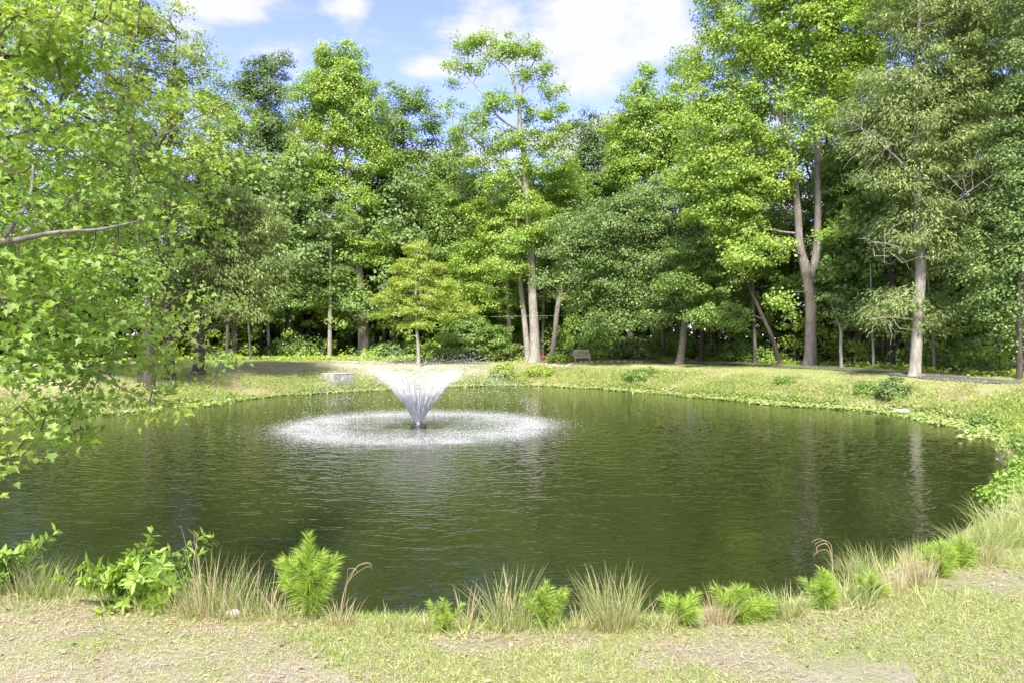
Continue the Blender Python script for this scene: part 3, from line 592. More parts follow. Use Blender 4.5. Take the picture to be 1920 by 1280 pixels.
# thin trunks and saplings along the wood's edge, each with a small crown of its own
slim = [(505, 53, .13, 'thin pale trunk left of the dark paired trunks', 'barkp', 560), (531, 54.5, .2, 'dark trunk, left one of a close pair, in the left woods', 'barkd', 520), (618, 52, .17, 'slim pale trunk left of the stout grey brown trunk', 'barkp', 540),
        (575, 57, .12, 'thin dim trunk deep in shade left of the slim pale trunk', 'barkd', 560), (1017, 53.5, .14, 'slim trunk just right of the pale double trunk', 'bark', 560), (1145, 56, .16, 'dark trunk in shade right of the bench', 'barkd', 560),
        (1250, 56, .2, 'dark trunk left of the broad blue green oak trunk', 'barkd', 520), (1315, 47, .17, 'dark slim trunk right of the broad oak trunk', 'barkd', 560), (1416, 44, .12, 'pale slim trunk left of the leaning oak', 'bark', 560),
        (1490, 50, .18, 'dark trunk close behind the forked maple', 'barkd', 540), (1578, 36.5, .085, 'small bare sapling forked like a letter Y, right of the forked maple', 'barkp', 590), (1638, 36, .07, 'thin pale sapling between forked maple and right oak', 'barkp', 600),
        (1600, 47, .16, 'dim trunk in shade behind the small forked sapling', 'barkd', 560), (1680, 43, .15, 'dim brown trunk left of the right oak', 'barkd', 560), (1752, 33.5, .07, 'thin pale sapling right of the right oak', 'bark', 590),
        (1870, 31, .1, 'thin dark trunk near the right edge of the woods', 'barkd', 560), (1912, 28.5, .12, 'dark trunk at the right edge beside the path', 'barkd', 540), (425, 50, .14, 'dark trunk between willow oak and pale thin trunk', 'barkd', 560),
        (470, 49, .08, 'thin dark stem under the willow oak boughs', 'barkd', 590), (722, 56, .16, 'dark trunk between stout trunk and small golden tree', 'barkd', 560), (830, 57, .15, 'dim trunk behind the small golden tree', 'barkd', 560)]
for i, (px, Y, r, lab, bk_, top) in enumerate(slim):
    g = np.random.default_rng(400+i); dx = g.normal()*6
    ft = [(px, 680, r), (px+dx*.4, (680+top)/2, r*.85), (px+dx, top, r*.7), (px+dx*1.6, top-110, r*.3)]
    trs = [ft]
    if i == 10: trs = [[(px, 690, r), (px-2, 650, r*.9), (px-2, 618, r*.8), (px-16, 580, r*.4), (px-22, 555, r*.2)], [(px-2, 622, r*.7), (px+10, 598, r*.35), (px+12, 570, r*.2)]]
    lb_ = [(px+dx*1.6+g.normal()*12, top-40-40*k_, 38, 22) for k_ in range(4)]
    if r < .11: lb_ = [(px+g.normal()*10, top-5-14*k_, 20, 9) for k_ in range(3)]
    tree('slim_tree', lab, Y, trs, lb_, ['mid', 'dark', 'oak'][i % 3], dens=1.6, nper=55, cr=.6, size=.17, bark=bk_, seed=500+i, flat=.4, flare=.25)

# ------------------------------------------------------------------ the wood behind: copies of four kinds
protos = []
for i, (h, rad, m_, bk_) in enumerate([(17, 4.2, 'dark', 'barkd'), (15, 4.6, 'mid', 'bark'), (18.5, 3.8, 'mid', 'barkd'), (14, 4.8, 'oak', 'barkd')]):
    g = np.random.default_rng(50+i); lb = []
    for k_ in range(13):
        f = k_/12; z = 3.2+f*(h-4.2); rr_ = rad*(1-.55*f**1.6); a = k_*2.4
        lb.append((math.cos(a)*rr_*.5, math.sin(a)*rr_*.5, z, rr_*.62, rr_*.62, 1.25))
    protos.append(tree('forest_tree', 'tree deep in the shady wood behind the front row of trees', 0,
                       [[(0, 0, -.2, .24), (.15, .1, h*.4, .19), (.1, -.1, h*.75, .1), (0, 0, h-.4, .03)]], lb, m_, dens=1.7, nper=70, cr=.95, size=.24, bark=bk_,
                       seed=60+i, world=True, group='trees deep in the wood', flare=.3))
g = np.random.default_rng(77); spots = []
for row, back in enumerate((5, 10.5, 16.5, 24)):
    xs_ = np.arange(-52, 40, 5.2+.6*row)
    for x in xs_:
        x2 = x+g.normal()*1.0
        y2 = float(edgeY(x2))+back+g.normal()*1.2
        if y2 < 20 or abs(x2/y2) > .95: continue
        spots.append((x2, y2, row))
used = [False]*4
for i, (x, y, row) in enumerate(spots):
    px = 960+1280*x/y
    s = .9+.22*g.random()
    top = np.interp(px, [-900, 0, 200, 400, 560, 700, 850, 900, 1050, 1130, 1200, 1300, 1500], [0, 60, 110, 215, 205, 225, 290, 320, 310, 290, 215, 200, 160])   # the skyline stays below the front row
    k_ = int(g.integers(4)); hk = [17, 15, 18.5, 14][k_]
    hmax = (CZ+(640-top)/1280*y)-gz(x, y) if top < 900 else 99
    s = min(s, hmax/hk)
    if s < .45: continue
    loc = (x, y, gz(x, y)-.05); rz = g.random()*6.28
    if not used[k_]:
        used[k_] = True; p_ = protos[k_]; p_.location = loc; p_.rotation_euler = (0, 0, rz); p_.scale = (s, s, s)
    else: copy_tree(protos[k_], loc, rz, s)

# ------------------------------------------------------------------ undergrowth and bushes at the wood's edge
def bush(name, label, x, y, r, h, m_, n_=26, nper=55, size=.13, seed=1, group=None, tpl='kite', cr=.35, cat='bush'):
    g = np.random.default_rng(seed); z = gz(x, y)
    root = thing(name, label, cat, (x, y, z-.03), group)
    th = g.random(n_)*6.28; rr_ = np.sqrt(g.random(n_))*r
    T = np.stack([np.cos(th)*rr_, np.sin(th)*rr_*.8, h*(.12+.8*g.random(n_))*(1-.45*(rr_/r)**2)], 1)
    start = np.array([[0, 0, .0], [0.02, 0, h*.12], [0, .02, h*.25]])
    mesh_obj('stem', *frusta(*grow(g, start, T, rtip=.006, rmax=.03))[:2], M['twig'], root)
    V, Fs, A = leaves(g, T, (0, 0), cr, nper, TPL[tpl], size, .7)
    V[:, 2] = np.maximum(V[:, 2], -.02)
    mesh_obj('foliage', V, Fs, M[m_], root, attr=A)
    return root
g = np.random.default_rng(90); parts = []; cents = []
for x in np.arange(-36, 31, .55):
    for k_ in range(8):
        x2 = x+g.normal()*.4; y2 = float(edgeY(x2))+1.2+abs(g.normal())*6
        cents.append((x2, y2, 0, .25+g.random()**1.7*3.2))
cents = np.array(cents); zz = terrain(cents[:, 0], cents[:, 1]); C = np.stack([cents[:, 0], cents[:, 1], zz+cents[:, 3]], 1)
V, Fs, A = leaves(g, C, (0, 90), .62, 60, KITE, .17, .6)
tag(mesh_obj('undergrowth', V, Fs, M['lime'], attr=A), 'dense dark undergrowth filling the foot of the wood', 'undergrowth', kind='stuff')
cents = []
for x in np.arange(-75, 75, 1.1):
    for k_ in range(24): cents.append((x+g.normal()*.6, max(float(edgeY(x))+22, 46)+g.random()*12, g.random()**1.2*9))
C = np.array(cents); C[:, 2] += terrain(C[:, 0], C[:, 1])
V, Fs, A = leaves(g, C, (0, 90), 1.8, 60, KITE, .5, .7)
tag(mesh_obj('far_wood', V, Fs, M['mid'], attr=A), 'far leafy depth of the wood seen between the trunks', 'far wood', kind='stuff')
# low green cover at the very edge
n_ = 14000; x = g.uniform(-34, 28, n_); y = edgeY(x)+g.normal(size=n_)*.9+.3; z = terrain(x, y)+.02+g.random(n_)*.22
k_ = fbm(x*.7, y*.7)+.25*g.random(n_) > .52; x, y, z = x[k_], y[k_], z[k_]; n_ = len(x)
nr = g.normal(size=(n_, 3))*.5+[0, -.2, 1]; V, Fs, A = scatter(KITE, np.stack([x, y, z], 1), frames(nr, g.normal(size=(n_, 3))), np.full(n_, .16), np.full(n_, .2), g.random(n_))
tag(mesh_obj('ground_cover', V, Fs, M['lime'], attr=A), 'low bright ground cover along the foot of the trees', 'ground cover', kind='stuff')
bsp = [(1110, 51.5, 1.0, .9, 'lime', 'low bright bush left of the bench in the stone edged bed', 1043+0), (1130, 52, 1.5, 2.2, 'mid', 'tall green shrub behind the bench', 0), (1180, 50.5, 1.3, 1.1, 'mid', 'low shrub right of the bench', 0)]
bush('bush', 'low bright bush between red ornament and bench', W(1055, 0, 49.2)[0], 49.4, .9, .75, 'lime', 30, 50, .14, 701)
bush('bush', 'rounded bright bush just right of the bench', W(1128, 0, 50)[0], 50.6, .9, .9, 'lime', 30, 50, .14, 702)
bush('shrub', 'tall green shrub behind the bench', W(1110, 0, 53)[0], 53, 1.8, 2.6, 'mid', 60, 55, .16, 703, cr=.5)
bush('shrub', 'wide green shrub right of the bench under the blue green oak', W(1190, 0, 51)[0], 51, 2, 1.9, 'oak', 60, 55, .16, 704, cr=.5)
bush('shrub', 'brownish low brush left of the pale double trunk', W(970, 0, 53)[0], 53, 1.5, 1.6, 'greyoak', 40, 50, .15, 705, cr=.45)
bush('shrub', 'leafy shrub at the foot of the dark woods left of the stout trunk', W(560, 0, 53.5)[0], 53.5, 2.2, 2.0, 'oak', 60, 55, .17, 706, cr=.5)
bush('shrub', 'low green shrub right of the stout trunk under the woods', W(735, 0, 53.5)[0], 53.5, 2, 1.5, 'dark', 60, 55, .17, 707, cr=.5)
bush('shrub', 'green shrub between the leaning oak and the forked maple', W(1400, 0, 46)[0], 46, 1.8, 1.6, 'mid', 50, 55, .15, 708, cr=.5)
bush('shrub', 'leafy shrub beside the path right of the right oak', W(1800, 0, 34)[0], 34.5, 1.6, 1.5, 'mid', 55, 60, .13, 709, cr=.4)
# shrubs on the bank
bush('bank_shrub', 'rounded dark green shrub on the right bank, left one of two', W(1625, 0, 29.6)[0], 29.6, .55, .62, 'mid', 34, 60, .08, 711, cr=.2)
bush('bank_shrub', 'larger dark green shrub on the right bank near the water, right one of two', W(1676, 0, 28.4)[0], 28.4, .65, .85, 'dark', 40, 60, .08, 712, cr=.22)
bush('bank_shrub', 'dark shrub low on the bank near the right edge', W(1858, 0, 22)[0], 22.2, .5, .55, 'mid', 30, 60, .07, 713, cr=.18)
bush('bank_shrub', 'bright leafy weed clump rising on the far bank right of the fountain', W(940, 0, 45)[0], 44.6, .9, 1.1, 'limey', 36, 50, .12, 714, cr=.3)
bush('bank_shrub', 'low green weed clump at far bank above the floating log', W(1210, 0, 40.5)[0], 40.6, 1.3, .7, 'mid', 40, 50, .1, 715, cr=.3)
bush('bank_shrub', 'yellow green weed clump on far bank below the bench', W(1010, 0, 45)[0], 45, 1.0, .6, 'limey', 36, 50, .11, 716, cr=.3)
bush('bank_shrub', 'small green shrub midway along the right bank', W(1475, 0, 33)[0], 33.2, .5, .45, 'mid', 26, 50, .08, 717, cr=.2)

# ------------------------------------------------------------------ bank weeds, pond-edge leaves, lawn grass, litter
def area_pts(g, n_, dmin, dmax, ymin=12, xr=(-22, 22), yr=(9, 54)):
    x = g.uniform(*xr, n_); y = g.uniform(*yr, n_); d = shore_d(x, y)
    k_ = (d > dmin) & (d < dmax) & (y > ymin) & (np.abs(x/y) < .86) & (y < edgeY(x)+.5)
    return x[k_], y[k_], d[k_]
g = np.random.default_rng(91)
x, y, d = area_pts(g, 420000, -1.5, .5); k_ = ((x < 0) | (y > 19.5)) & ((fbm(x*.6+5, y*.6)*1.5-.35+g.random(len(x))*.25) > (np.abs(d+.2)*np.where(x > 4, .62, .9))); x, y = x[k_], y[k_]; n_ = len(x)
z = np.maximum(terrain(x, y), WZ)+.02+g.random(n_)*.07
V, Fs, A = scatter(DISC, np.stack([x, y, z], 1), frames(g.normal(size=(n_, 3))*.32+[0, -.15, 1], g.normal(size=(n_, 3))), .07+.06*g.random(n_), .07+.06*g.random(n_), g.random(n_), .5+.5*g.random(n_))
tag(mesh_obj('pond_plants', V, Fs, M['pondleaf'], attr=A), 'pale green floating leaves along the water line', 'water plants', kind='stuff')
def weeds(name, label, m_, seed, n0, dmin, dmax, h, thr, size, fs=.8, cat='weeds'):
    g = np.random.default_rng(seed); x, y, d = area_pts(g, n0, dmin, dmax)
    k_ = fbm(x*fs+seed, y*fs, 3)+g.random(len(x))*.12 > thr; x, y = x[k_], y[k_]; n_ = len(x)
    hh = h*(.3+g.random(n_)); z = terrain(x, y)-.02
    out_ = []
    for j in range(3):
        P = np.stack([x+g.normal(size=n_)*.08, y+g.normal(size=n_)*.08, z+hh*g.random(n_)], 1)
        dr = g.normal(size=(n_, 3))*.6+[0, 0, .9]; nr = g.normal(size=(n_, 3))+[0, -.6, .5]
        out_.append(scatter(NARROW if dmax > 2 else KITE, P, frames(nr, dr), size*(.5+.6*g.random(n_)), size*(.8+.9*g.random(n_)), g.random(n_), .5+.6*g.random(n_)))
    V, Fs, A = merge(out_)
    tag(mesh_obj(name, V, Fs, M[m_], attr=A), label, cat, kind='stuff')
weeds('bank_weeds', 'mixed yellow green weeds on the pond bank', 'weed', 92, 230000, .15, 3.2, .24, .47, .085)
weeds('green_weeds', 'bright green weed patches on the pond bank', 'lime', 93, 190000, .0, 1.6, .34, .42, .07)
weeds('dry_weeds', 'dry brown stalks among the bank weeds', 'dry', 94, 90000, .2, 4.2, .20, .47, .06)
weeds('short_lawn', 'short tufted lawn grass on the far bank', 'grass', 95, 420000, 1.6, 14, .05, .42, .05, .35, 'grass')
g = np.random.default_rng(96); x = g.uniform(-30, 26, 60000); y = g.uniform(8, 56, 60000); d = shore_d(x, y); q = fbm(x*.25+3, y*.25)
k_ = (d > 1.2) & (np.abs(x/y) < .86) & (q+.35*g.random(60000)+.3*smooth(-3, 1, y-edgeY(x))+.12*(x < -8)-.10*(x > 3) > .74); x, y = x[k_], y[k_]; n_ = len(x)
V, Fs, A = scatter(KITE, np.stack([x, y, terrain(x, y)+.03], 1), frames(g.normal(size=(n_, 3))*.3+[0, 0, 1], g.normal(size=(n_, 3))), np.full(n_, .1), .07+.06*g.random(n_), g.random(n_))
tag(mesh_obj('leaf_litter', V, Fs, M['litter'], attr=A), 'fallen brown leaves on the far lawn', 'leaf litter', kind='stuff')

# near lawn
g = np.random.default_rng(97)
n0 = 620000; y = g.uniform(2.4, 9.5, n0); x = (g.random(n0)*2-1)*(.82*y+.2); d = shore_d(x, y)
pt = fbm((x*.8+y*.6)*1.3+7, (y*.8-x*.6)*1.3+3, 4)*1.5-.25+.018*x+.22*(fbm(x*6, y*6, 2)-.5)+.10*smooth(2.9, 2.0, d)
keepp = (d > .25) & (d < 7) & (g.random(n0) < smooth(.44, .60, pt)*.85+.10)
x, y, d, pt = x[keepp], y[keepp], d[keepp], pt[keepp]; n_ = len(x)
z = terrain(x, y, d)-.004
hh = (.012+.026*g.random(n_)**1.6)*(.7+.9*smooth(.45, .7, pt))*(1+.9*smooth(2.6, 1.4, d)*g.random(n_)); dr = g.normal(size=(n_, 3))*.75; dr[:, 2] = .75
V, Fs, A = scatter(BLADE, np.stack([x, y, z], 1), frames(g.normal(size=(n_, 3)), dr), .0026+.0018*g.random(n_), hh, g.random(n_), .45+.6*g.random(n_))
tag(mesh_obj('lawn_grass', V, Fs, M['grass'], attr=A), 'patchy bright lawn grass in the foreground', 'grass', kind='stuff')
n0 = 130000; y = g.uniform(2.4, 9.5, n0); x = (g.random(n0)*2-1)*(.82*y+.2); d = shore_d(x, y); q = fbm((x*.7+y*.7)*1.7+8, (y*.7-x*.7)*1.7, 3)+.15*smooth(2.9, 2.1, d)
k_ = (d > .5) & (d < 7) & (g.random(n0) < smooth(.30, .58, q)+.1); x, y, d = x[k_], y[k_], d[k_]; n_ = len(x)
V, Fs, A = scatter(BLADE, np.stack([x, y, terrain(x, y, d)+.004+.01*g.random(n_)], 1), frames(g.normal(size=(n_, 3))*.35+[0, 0, 1], g.normal(size=(n_, 3))), .002+.0015*g.random(n_), .012+.03*g.random(n_)**1.5, g.random(n_))
tag(mesh_obj('straw_thatch', V, Fs, M['dry'], attr=A), 'dry straw lying among the foreground grass', 'thatch', kind='stuff')
n0 = 1700; y = g.uniform(2.8, 8.5, n0); x = (g.random(n0)*2-1)*(.82*y); d = shore_d(x, y); k_ = (d > .8) & (d < 7) & (fbm(x*1.3, y*1.3+4)+.3*smooth(3, 2, d) > .55); x, y, d = x[k_], y[k_], d[k_]; n_ = len(x)
V, Fs, A = scatter(KITE, np.stack([x, y, terrain(x, y, d)+.012], 1), frames(g.normal(size=(n_, 3))*.35+[0, 0, 1], g.normal(size=(n_, 3))), .014+.02*g.random(n_), .016+.03*g.random(n_), g.random(n_))
tag(mesh_obj('fallen_leaves', V, Fs, M['litter'], attr=A), 'small brown fallen leaves in the foreground grass', 'leaf litter', kind='stuff')

g = np.random.default_rng(98)
n0 = 150000; y = g.uniform(3, 17, n0); x = g.uniform(-8, 14.5, n0); d = shore_d(x, y)
pt = fbm(x*1.7+2, y*1.7, 3)+.28*smooth(4.5, 9, x); k_ = (d > .1) & (d < 2.25) & (g.random(n0) < .1+.9*smooth(.42, .6, pt)); x, y, d, pt = x[k_], y[k_], d[k_], pt[k_]; n_ = len(x)
hh = (.05+.11*g.random(n_)**1.5)*(.6+.9*smooth(.4, .75, pt))*(1+1.2*smooth(4, 8, x)); dr = g.normal(size=(n_, 3))*.5; dr[:, 2] = 1
V, Fs, A = scatter(BLADE, np.stack([x, y, terrain(x, y, d)-.006], 1), frames(g.normal(size=(n_, 3)), dr), (.005+.003*g.random(n_))*(1+.8*smooth(6, 12, y)), hh, g.random(n_), .4+.7*g.random(n_))
tag(mesh_obj('bank_grass', V, Fs, M['grass'], attr=A), 'longer bright grass on the edge of the near and right bank', 'grass', kind='stuff')

# ------------------------------------------------------------------ plants on the near bank
def ribbons(g, base, dirs, length, width, bend, segs=5):
    n_ = len(base); t_ = np.linspace(0, 1, segs+1)
    dirs = dirs/np.linalg.norm(dirs, axis=1)[:, None]
    hd = dirs.copy(); hd[:, 2] = 0; hd += g.normal(size=(n_, 3))*.05*[1, 1, 0]; hd /= np.maximum(np.linalg.norm(hd, axis=1), 1e-3)[:, None]
    P = base[:, None]+dirs[:, None]*(length[:, None]*t_)[..., None]+hd[:, None]*((bend*length)[:, None]*t_**2.2)[..., None]
    P[..., 2] -= (bend*length*.8)[:, None]*t_**2.6
    side = np.cross(dirs, g.normal(size=(n_, 3))); side /= np.maximum(np.linalg.norm(side, axis=1), 1e-3)[:, None]
    wd = width[:, None]*(1-t_**2.5*.95)
    Lf = P-side[:, None]*wd[..., None]*.5; Rt = P+side[:, None]*wd[..., None]*.5
    V = np.stack([Lf, Rt], 2).reshape(-1, 3); k = 2*(segs+1)
    i = (np.arange(n_)*k)[:, None]+np.arange(segs)[None]*2; i = i.ravel()
    return V, [np.stack([i, i+1, i+3, i+2], -1)], {'v': np.repeat(g.random(n_), k), 'u': np.repeat(.3+.7*g.random(n_), k)}
def near_pos(px, py):      # stand it on the edge of the bank
    Ys = np.arange(3.0, 14, .03); X_ = (px-960)/1280*Ys; z_ = terrain(X_, Ys); v = 640+1280*(CZ-z_)/Ys; d_ = shore_d(X_, Ys)
    crest = np.argmax(d_ < 1.95); ok = np.where((v < py) & (np.arange(len(Ys)) <= crest))[0]
    i = ok[0] if len(ok) else crest
    return X_[i], Ys[i], z_[i]
def tuft(label, px, py, h, rad, n_, m_='tuft', dryn=30, bend=.25, seed=1, wd=.0040, spread=.15, dy=.03, name='grass_tuft', cat='grass tuft'):
    g = np.random.default_rng(seed); x, y, z = near_pos(px, py); y += dy; z = gz(x, y)
    root = thing(name, label, cat, (x, y, z-.02)); h *= 1.05; n_ = int(n_*.68); rad *= .85; dryn = max(16, int(dryn*1.25))
    def rb(k, hs, bs, w_):
        a = g.random(k)*6.28; r_ = rad*np.sqrt(g.random(k)); b_ = np.stack([np.cos(a)*r_, np.sin(a)*r_, a*0], 1)
        d_ = np.stack([np.cos(a)*spread*(.3+r_/rad), np.sin(a)*spread*(.3+r_/rad), a*0+1], 1)+g.normal(size=(k, 3))*.13
        return ribbons(g, b_, d_, h*hs*(.22+.78*g.random(k)**.9), np.full(k, w_), bs*(.2+g.random(k)))
    V, Fs, A = rb(n_, 1, bend, wd); mesh_obj('blades', V, Fs, M[m_], root, attr=A)
    if dryn: V, Fs, A = rb(dryn, .95, bend*1.3, wd*.8); mesh_obj('dry_stalks', V, Fs, M['dry'], root, attr=A)
    return root
tuft('tall mixed green and straw grass clump left of centre, between bush and big pine seedling', 400, 1140, .42, .22, 260, dryn=170, seed=801, bend=.12)
tuft('sparse tall grass clump beside the left side of the big pine seedling', 470, 1145, .38, .18, 130, dryn=80, seed=802, bend=.15)
tuft('green grass clump at the far left under the bushy sprig', 60, 1110, .36, .2, 280, dryn=90, seed=803)
tuft('small grass clump at the left edge of the bank', 5, 1105, .33, .15, 160, dryn=60, seed=804)
tuft('tall arching grass clump left of the middle pine seedling', 955, 1182, .42, .13, 190, dryn=70, seed=805, bend=.2)
tuft('largest upright grass clump at centre with straw base', 1150, 1178, .42, .15, 330, dryn=150, seed=806, bend=.18)
tuft('thin sparse grass sprig beside the smallest pine seedling', 800, 1188, .2, .06, 50, dryn=25, seed=807, bend=.3)
tuft('few dry upright stalks right of the smallest pine seedling', 872, 1185, .34, .05, 10, dryn=40, seed=808, bend=.12)
tuft('narrow dry tan grass bunch right of the low spreading pine', 1352, 1150, .3, .07, 20, dryn=170, seed=809, bend=.16, spread=.2)
tuft('grassy green clump with dry tips right of the twin pine seedlings', 1475, 1125, .26, .12, 200, dryn=90, seed=810, bend=.35)
tuft('spreading green grass clump on the right bank', 1612, 1112, .34, .14, 150, dryn=40, seed=811, bend=.4)
tuft('dry upright stalks left of the bright pine on right bank', 1685, 1062, .3, .06, 14, dryn=60, seed=812, bend=.08, spread=.2)
tuft('cluster of tall dry tan stalks next to the bright pine on right bank', 1728, 1050, .36, .09, 30, dryn=150, seed=813, bend=.06, spread=.15)
tuft('wide green and tan grass clump near the right shore', 1835, 1015, .4, .16, 260, dryn=120, seed=814, bend=.35)
tuft('lush bright green grass clump at the right edge of the bank', 1895, 985, .5, .25, 420, m_='grass', dryn=20, seed=815, bend=.4)
tuft('dense yellow green grass at the foot of the leafy bush', 300, 1140, .22, .2, 260, m_='grass', dryn=40, seed=816)
tuft('short green grass bunch left of the leafy bush', 105, 1118, .2, .15, 160, m_='grass', dryn=30, seed=817)
tuft('short straw and green fringe right of the leafy bush', 345, 1150, .22, .16, 120, dryn=100, seed=818)
tuft('low dry tuft between the middle seedling and the largest grass clump', 1080, 1180, .16, .12, 60, dryn=70, seed=819)
tuft('low green tuft left of the low spreading pine', 1215, 1172, .14, .12, 90, dryn=30, seed=820)
tuft('tall ragged grass clump on the ridge of the right bank', 1790, 1000, .42, .2, 260, dryn=60, seed=821, bend=.3, dy=1.2)
tuft('bushy yellow green grass clump high on the right bank ridge', 1880, 960, .5, .26, 360, m_='grass', dryn=30, seed=822, bend=.35, dy=1.8)
tuft('straw coloured grass clump near the right edge of the bank ridge', 1905, 940, .45, .2, 160, dryn=160, seed=823, bend=.25, dy=2.8)
tuft('thin grass sprigs rising above the lawn edge left of the smallest seedling', 735, 1188, .2, .12, 50, dryn=24, seed=824, bend=.3)
tuft('short ragged fringe of grass right of the largest grass clump', 1235, 1178, .2, .14, 70, dryn=50, seed=825, bend=.35)
tuft('uneven green sprigs at the foot of the big pine seedling', 545, 1160, .24, .16, 120, dryn=60, seed=826, bend=.3)
tuft('straw and green sprigs right of the big pine seedling', 640, 1175, .22, .1, 50, dryn=60, seed=827, bend=.25)
# curled dry stem
def stem(label, pts, r, seed):
    P = np.array([W(px, py, Y) for px, py, Y in pts]); P[0][2] = gz(P[0][0], P[0][1])-.02
    root = thing('dry_stem', label, 'dry stem', tuple(P[0])); g = np.random.default_rng(seed); q_ = []
    for k_ in range(4):
        f_ = np.linspace(0, 1, len(P))[:, None]; Q, rr_ = resample(P+g.normal(size=3)*.03*f_+g.normal(size=P.shape)*.008, np.linspace(r, r*.3, len(P))*(.6 if k_ else 1), .1); c_ = len(Q) if k_ == 0 else int(len(Q)*g.uniform(.4, .95)); q_.append(tube(Q[:c_], rr_[:c_], 5))
    V, Fs, A = merge(q_); return recenter(mesh_obj('stalk', V, Fs, M['dry'], root, attr={'v': np.full(len(V), .5), 'u': np.full(len(V), .3)}), root)
stem('dry curled stem arching over beside the big pine seedling', [(640, 1165, 4.0), (643, 1120, 4.0), (655, 1085, 4.0), (670, 1062, 4.0), (685, 1057, 4.0), (695, 1065, 4.0), (692, 1078, 4.0)], .0025, 1)
stem('dry stem bent over like a hook on the right bank', [(1566, 1105, 4.6), (1562, 1060, 4.6), (1557, 1028, 4.6), (1545, 1016, 4.6), (1530, 1020, 4.6), (1528, 1034, 4.6)], .0035, 2)
stem('thin dry arching stem beside the leafy bush', [(372, 1130, 4.1), (365, 1060, 4.1), (355, 1010, 4.1), (347, 985, 4.1)], .0025, 3)

def pine(label, px, py, h, spread, nb, seed, dy=.03, lean=0, nl=.11):
    g = np.random.default_rng(seed); x, y, z = near_pos(px, py); y += dy; z = gz(x, y)
    root = thing('pine_seedling', label, 'pine seedling', (x, y, z-.02))
    axes = [(np.array([0, 0, 0.]), np.array([lean*h, 0, h]), 1)]
    for k_ in range(nb):
        f = .06+.62*k_/max(nb-1, 1); a = k_*2.4+g.random(); L_ = spread*(1.1-1.15*f)*(.75+.4*g.random())
        b = np.array([lean*h*f, 0, h*f]); axes.append((b, b+np.array([math.cos(a)*L_, math.sin(a)*L_, L_*(.9+.6*g.random())]), .8))
    st_, nd_ = [], []
    for a0, a1, s in axes:
        P = np.linspace(a0, a1, 6); P[1:-1] += g.normal(size=(4, 3))*.004; st_.append(tube(P, np.linspace(.005*s, .002, 6), 5))
        Ln = np.linalg.norm(a1-a0); k_ = int(1250*Ln); tt = g.random(k_)**.9; b = a0+(a1-a0)*tt[:, None]; ax = (a1-a0)/Ln
        sd = g.normal(size=(k_, 3)); sd -= (sd@ax)[:, None]*ax; sd /= np.linalg.norm(sd, axis=1)[:, None]
        nd_.append(ribbons(g, b, sd*(1.0-.45*tt[:, None])+ax*(.45+.5*tt[:, None]), nl*(.6+.5*g.random(k_))*(1.05-.35*tt), np.full(k_, .0027), .12+.1*g.random(k_), 3))
    mesh_obj('stem', *merge(st_)[:2], M['twig'], root)
    V, Fs, A = merge(nd_); mesh_obj('needles', V, Fs, M['pine'], root, attr=A)
pine('largest bright green pine seedling, left of centre by the water', 575, 1150, .50, .20, 15, 821, nl=.10)
pine('middle bright pine seedling with upright leader right of the arching grass', 1025, 1184, .27, .15, 9, 822, nl=.065)
pine('smallest pine seedling left of the arching grass clump', 830, 1188, .20, .10, 5, 823, nl=.055)
pine('low spreading pine seedling with no tall leader at centre right', 1280, 1170, .12, .14, 7, 824, nl=.10)
pine('left of the twin rounded pine seedlings right of centre', 1388, 1140, .22, .13, 7, 825, nl=.10)
pine('low right one of the twin pine seedlings right of centre', 1425, 1142, .13, .10, 6, 826, nl=.09)
pine('pine seedling behind the hooked dry stem on the right bank', 1548, 1112, .24, .12, 6, 827, nl=.10)
pine('small pine seedling right of the spreading grass clump', 1640, 1090, .16, .10, 5, 828, nl=.09)
pine('bright pine seedling beside the tall tan stalks on right bank', 1768, 1048, .25, .12, 7, 829, nl=.11)
pine('small pine seedling near the right shore left of wide grass clump', 1808, 1030, .22, .10, 6, 830, nl=.1)
pine('pine seedling among grass at the foot of the leafy bush', 300, 1130, .22, .10, 6, 831, nl=.1)

def wax(label, px, py, tips, seed, name='wax_myrtle', ll=.075, dy=.1, lay='wax', n_l=26):
    g = np.random.default_rng(seed); x, y, z = near_pos(px, py); y += dy; z = gz(x, y)
    root = thing(name, label, 'bush', (x, y, z-.02)); st_, lf = [], []
    for (tx, tz) in tips:
        a0 = np.array([g.normal()*.03, g.normal()*.03, 0]); a1 = np.array([tx, g.normal()*.14, tz])
        mid = (a0+a1)/2+np.array([-tx*.1, 0, .06])
        P = catmull([a0, mid, a1], 5, False); st_.append(tube(P, np.linspace(.006, .0025, len(P)), 5))
        k_ = n_l; tt = .3+.7*g.random(k_)**.8; j = tt*(len(P)-1); b = np.array([np.interp(j, range(len(P)), P[:, c]) for c in range(3)]).T
        ax = (P[-1]-P[-3]); ax /= np.linalg.norm(ax); sd = g.normal(size=(k_, 3)); sd -= (sd@ax)[:, None]*ax; sd /= np.linalg.norm(sd, axis=1)[:, None]
        dr = sd*(1-.4*tt[:, None])+ax*.75; nr = ax-sd*.3+g.normal(size=(k_, 3))*.3
        lf.append(scatter(LANCE, b, frames(nr, dr), ll*(.8+.4*g.random(k_))*1.15, ll*(.7+.5*g.random(k_)), np.clip(tt-.4+.5*g.random(k_), 0, 1), .3+.7*g.random(k_)))
    mesh_obj('stem', *merge(st_)[:2], M['twig'], root)
    V, Fs, A = merge(lf); mesh_obj('foliage', V, Fs, M[lay], root, attr=A)
g = np.random.default_rng(5)
tips = [(.02, .46), (-.06, .38), (.12, .36), (.24, .34), (.34, .42), (.38, .38), (-.16, .30), (-.25, .24), (-.34, .18), (.08, .28), (.2, .26), (-.1, .22)]
tips += [(g.uniform(-.38, .34), g.uniform(.06, .30)) for _ in range(62)]
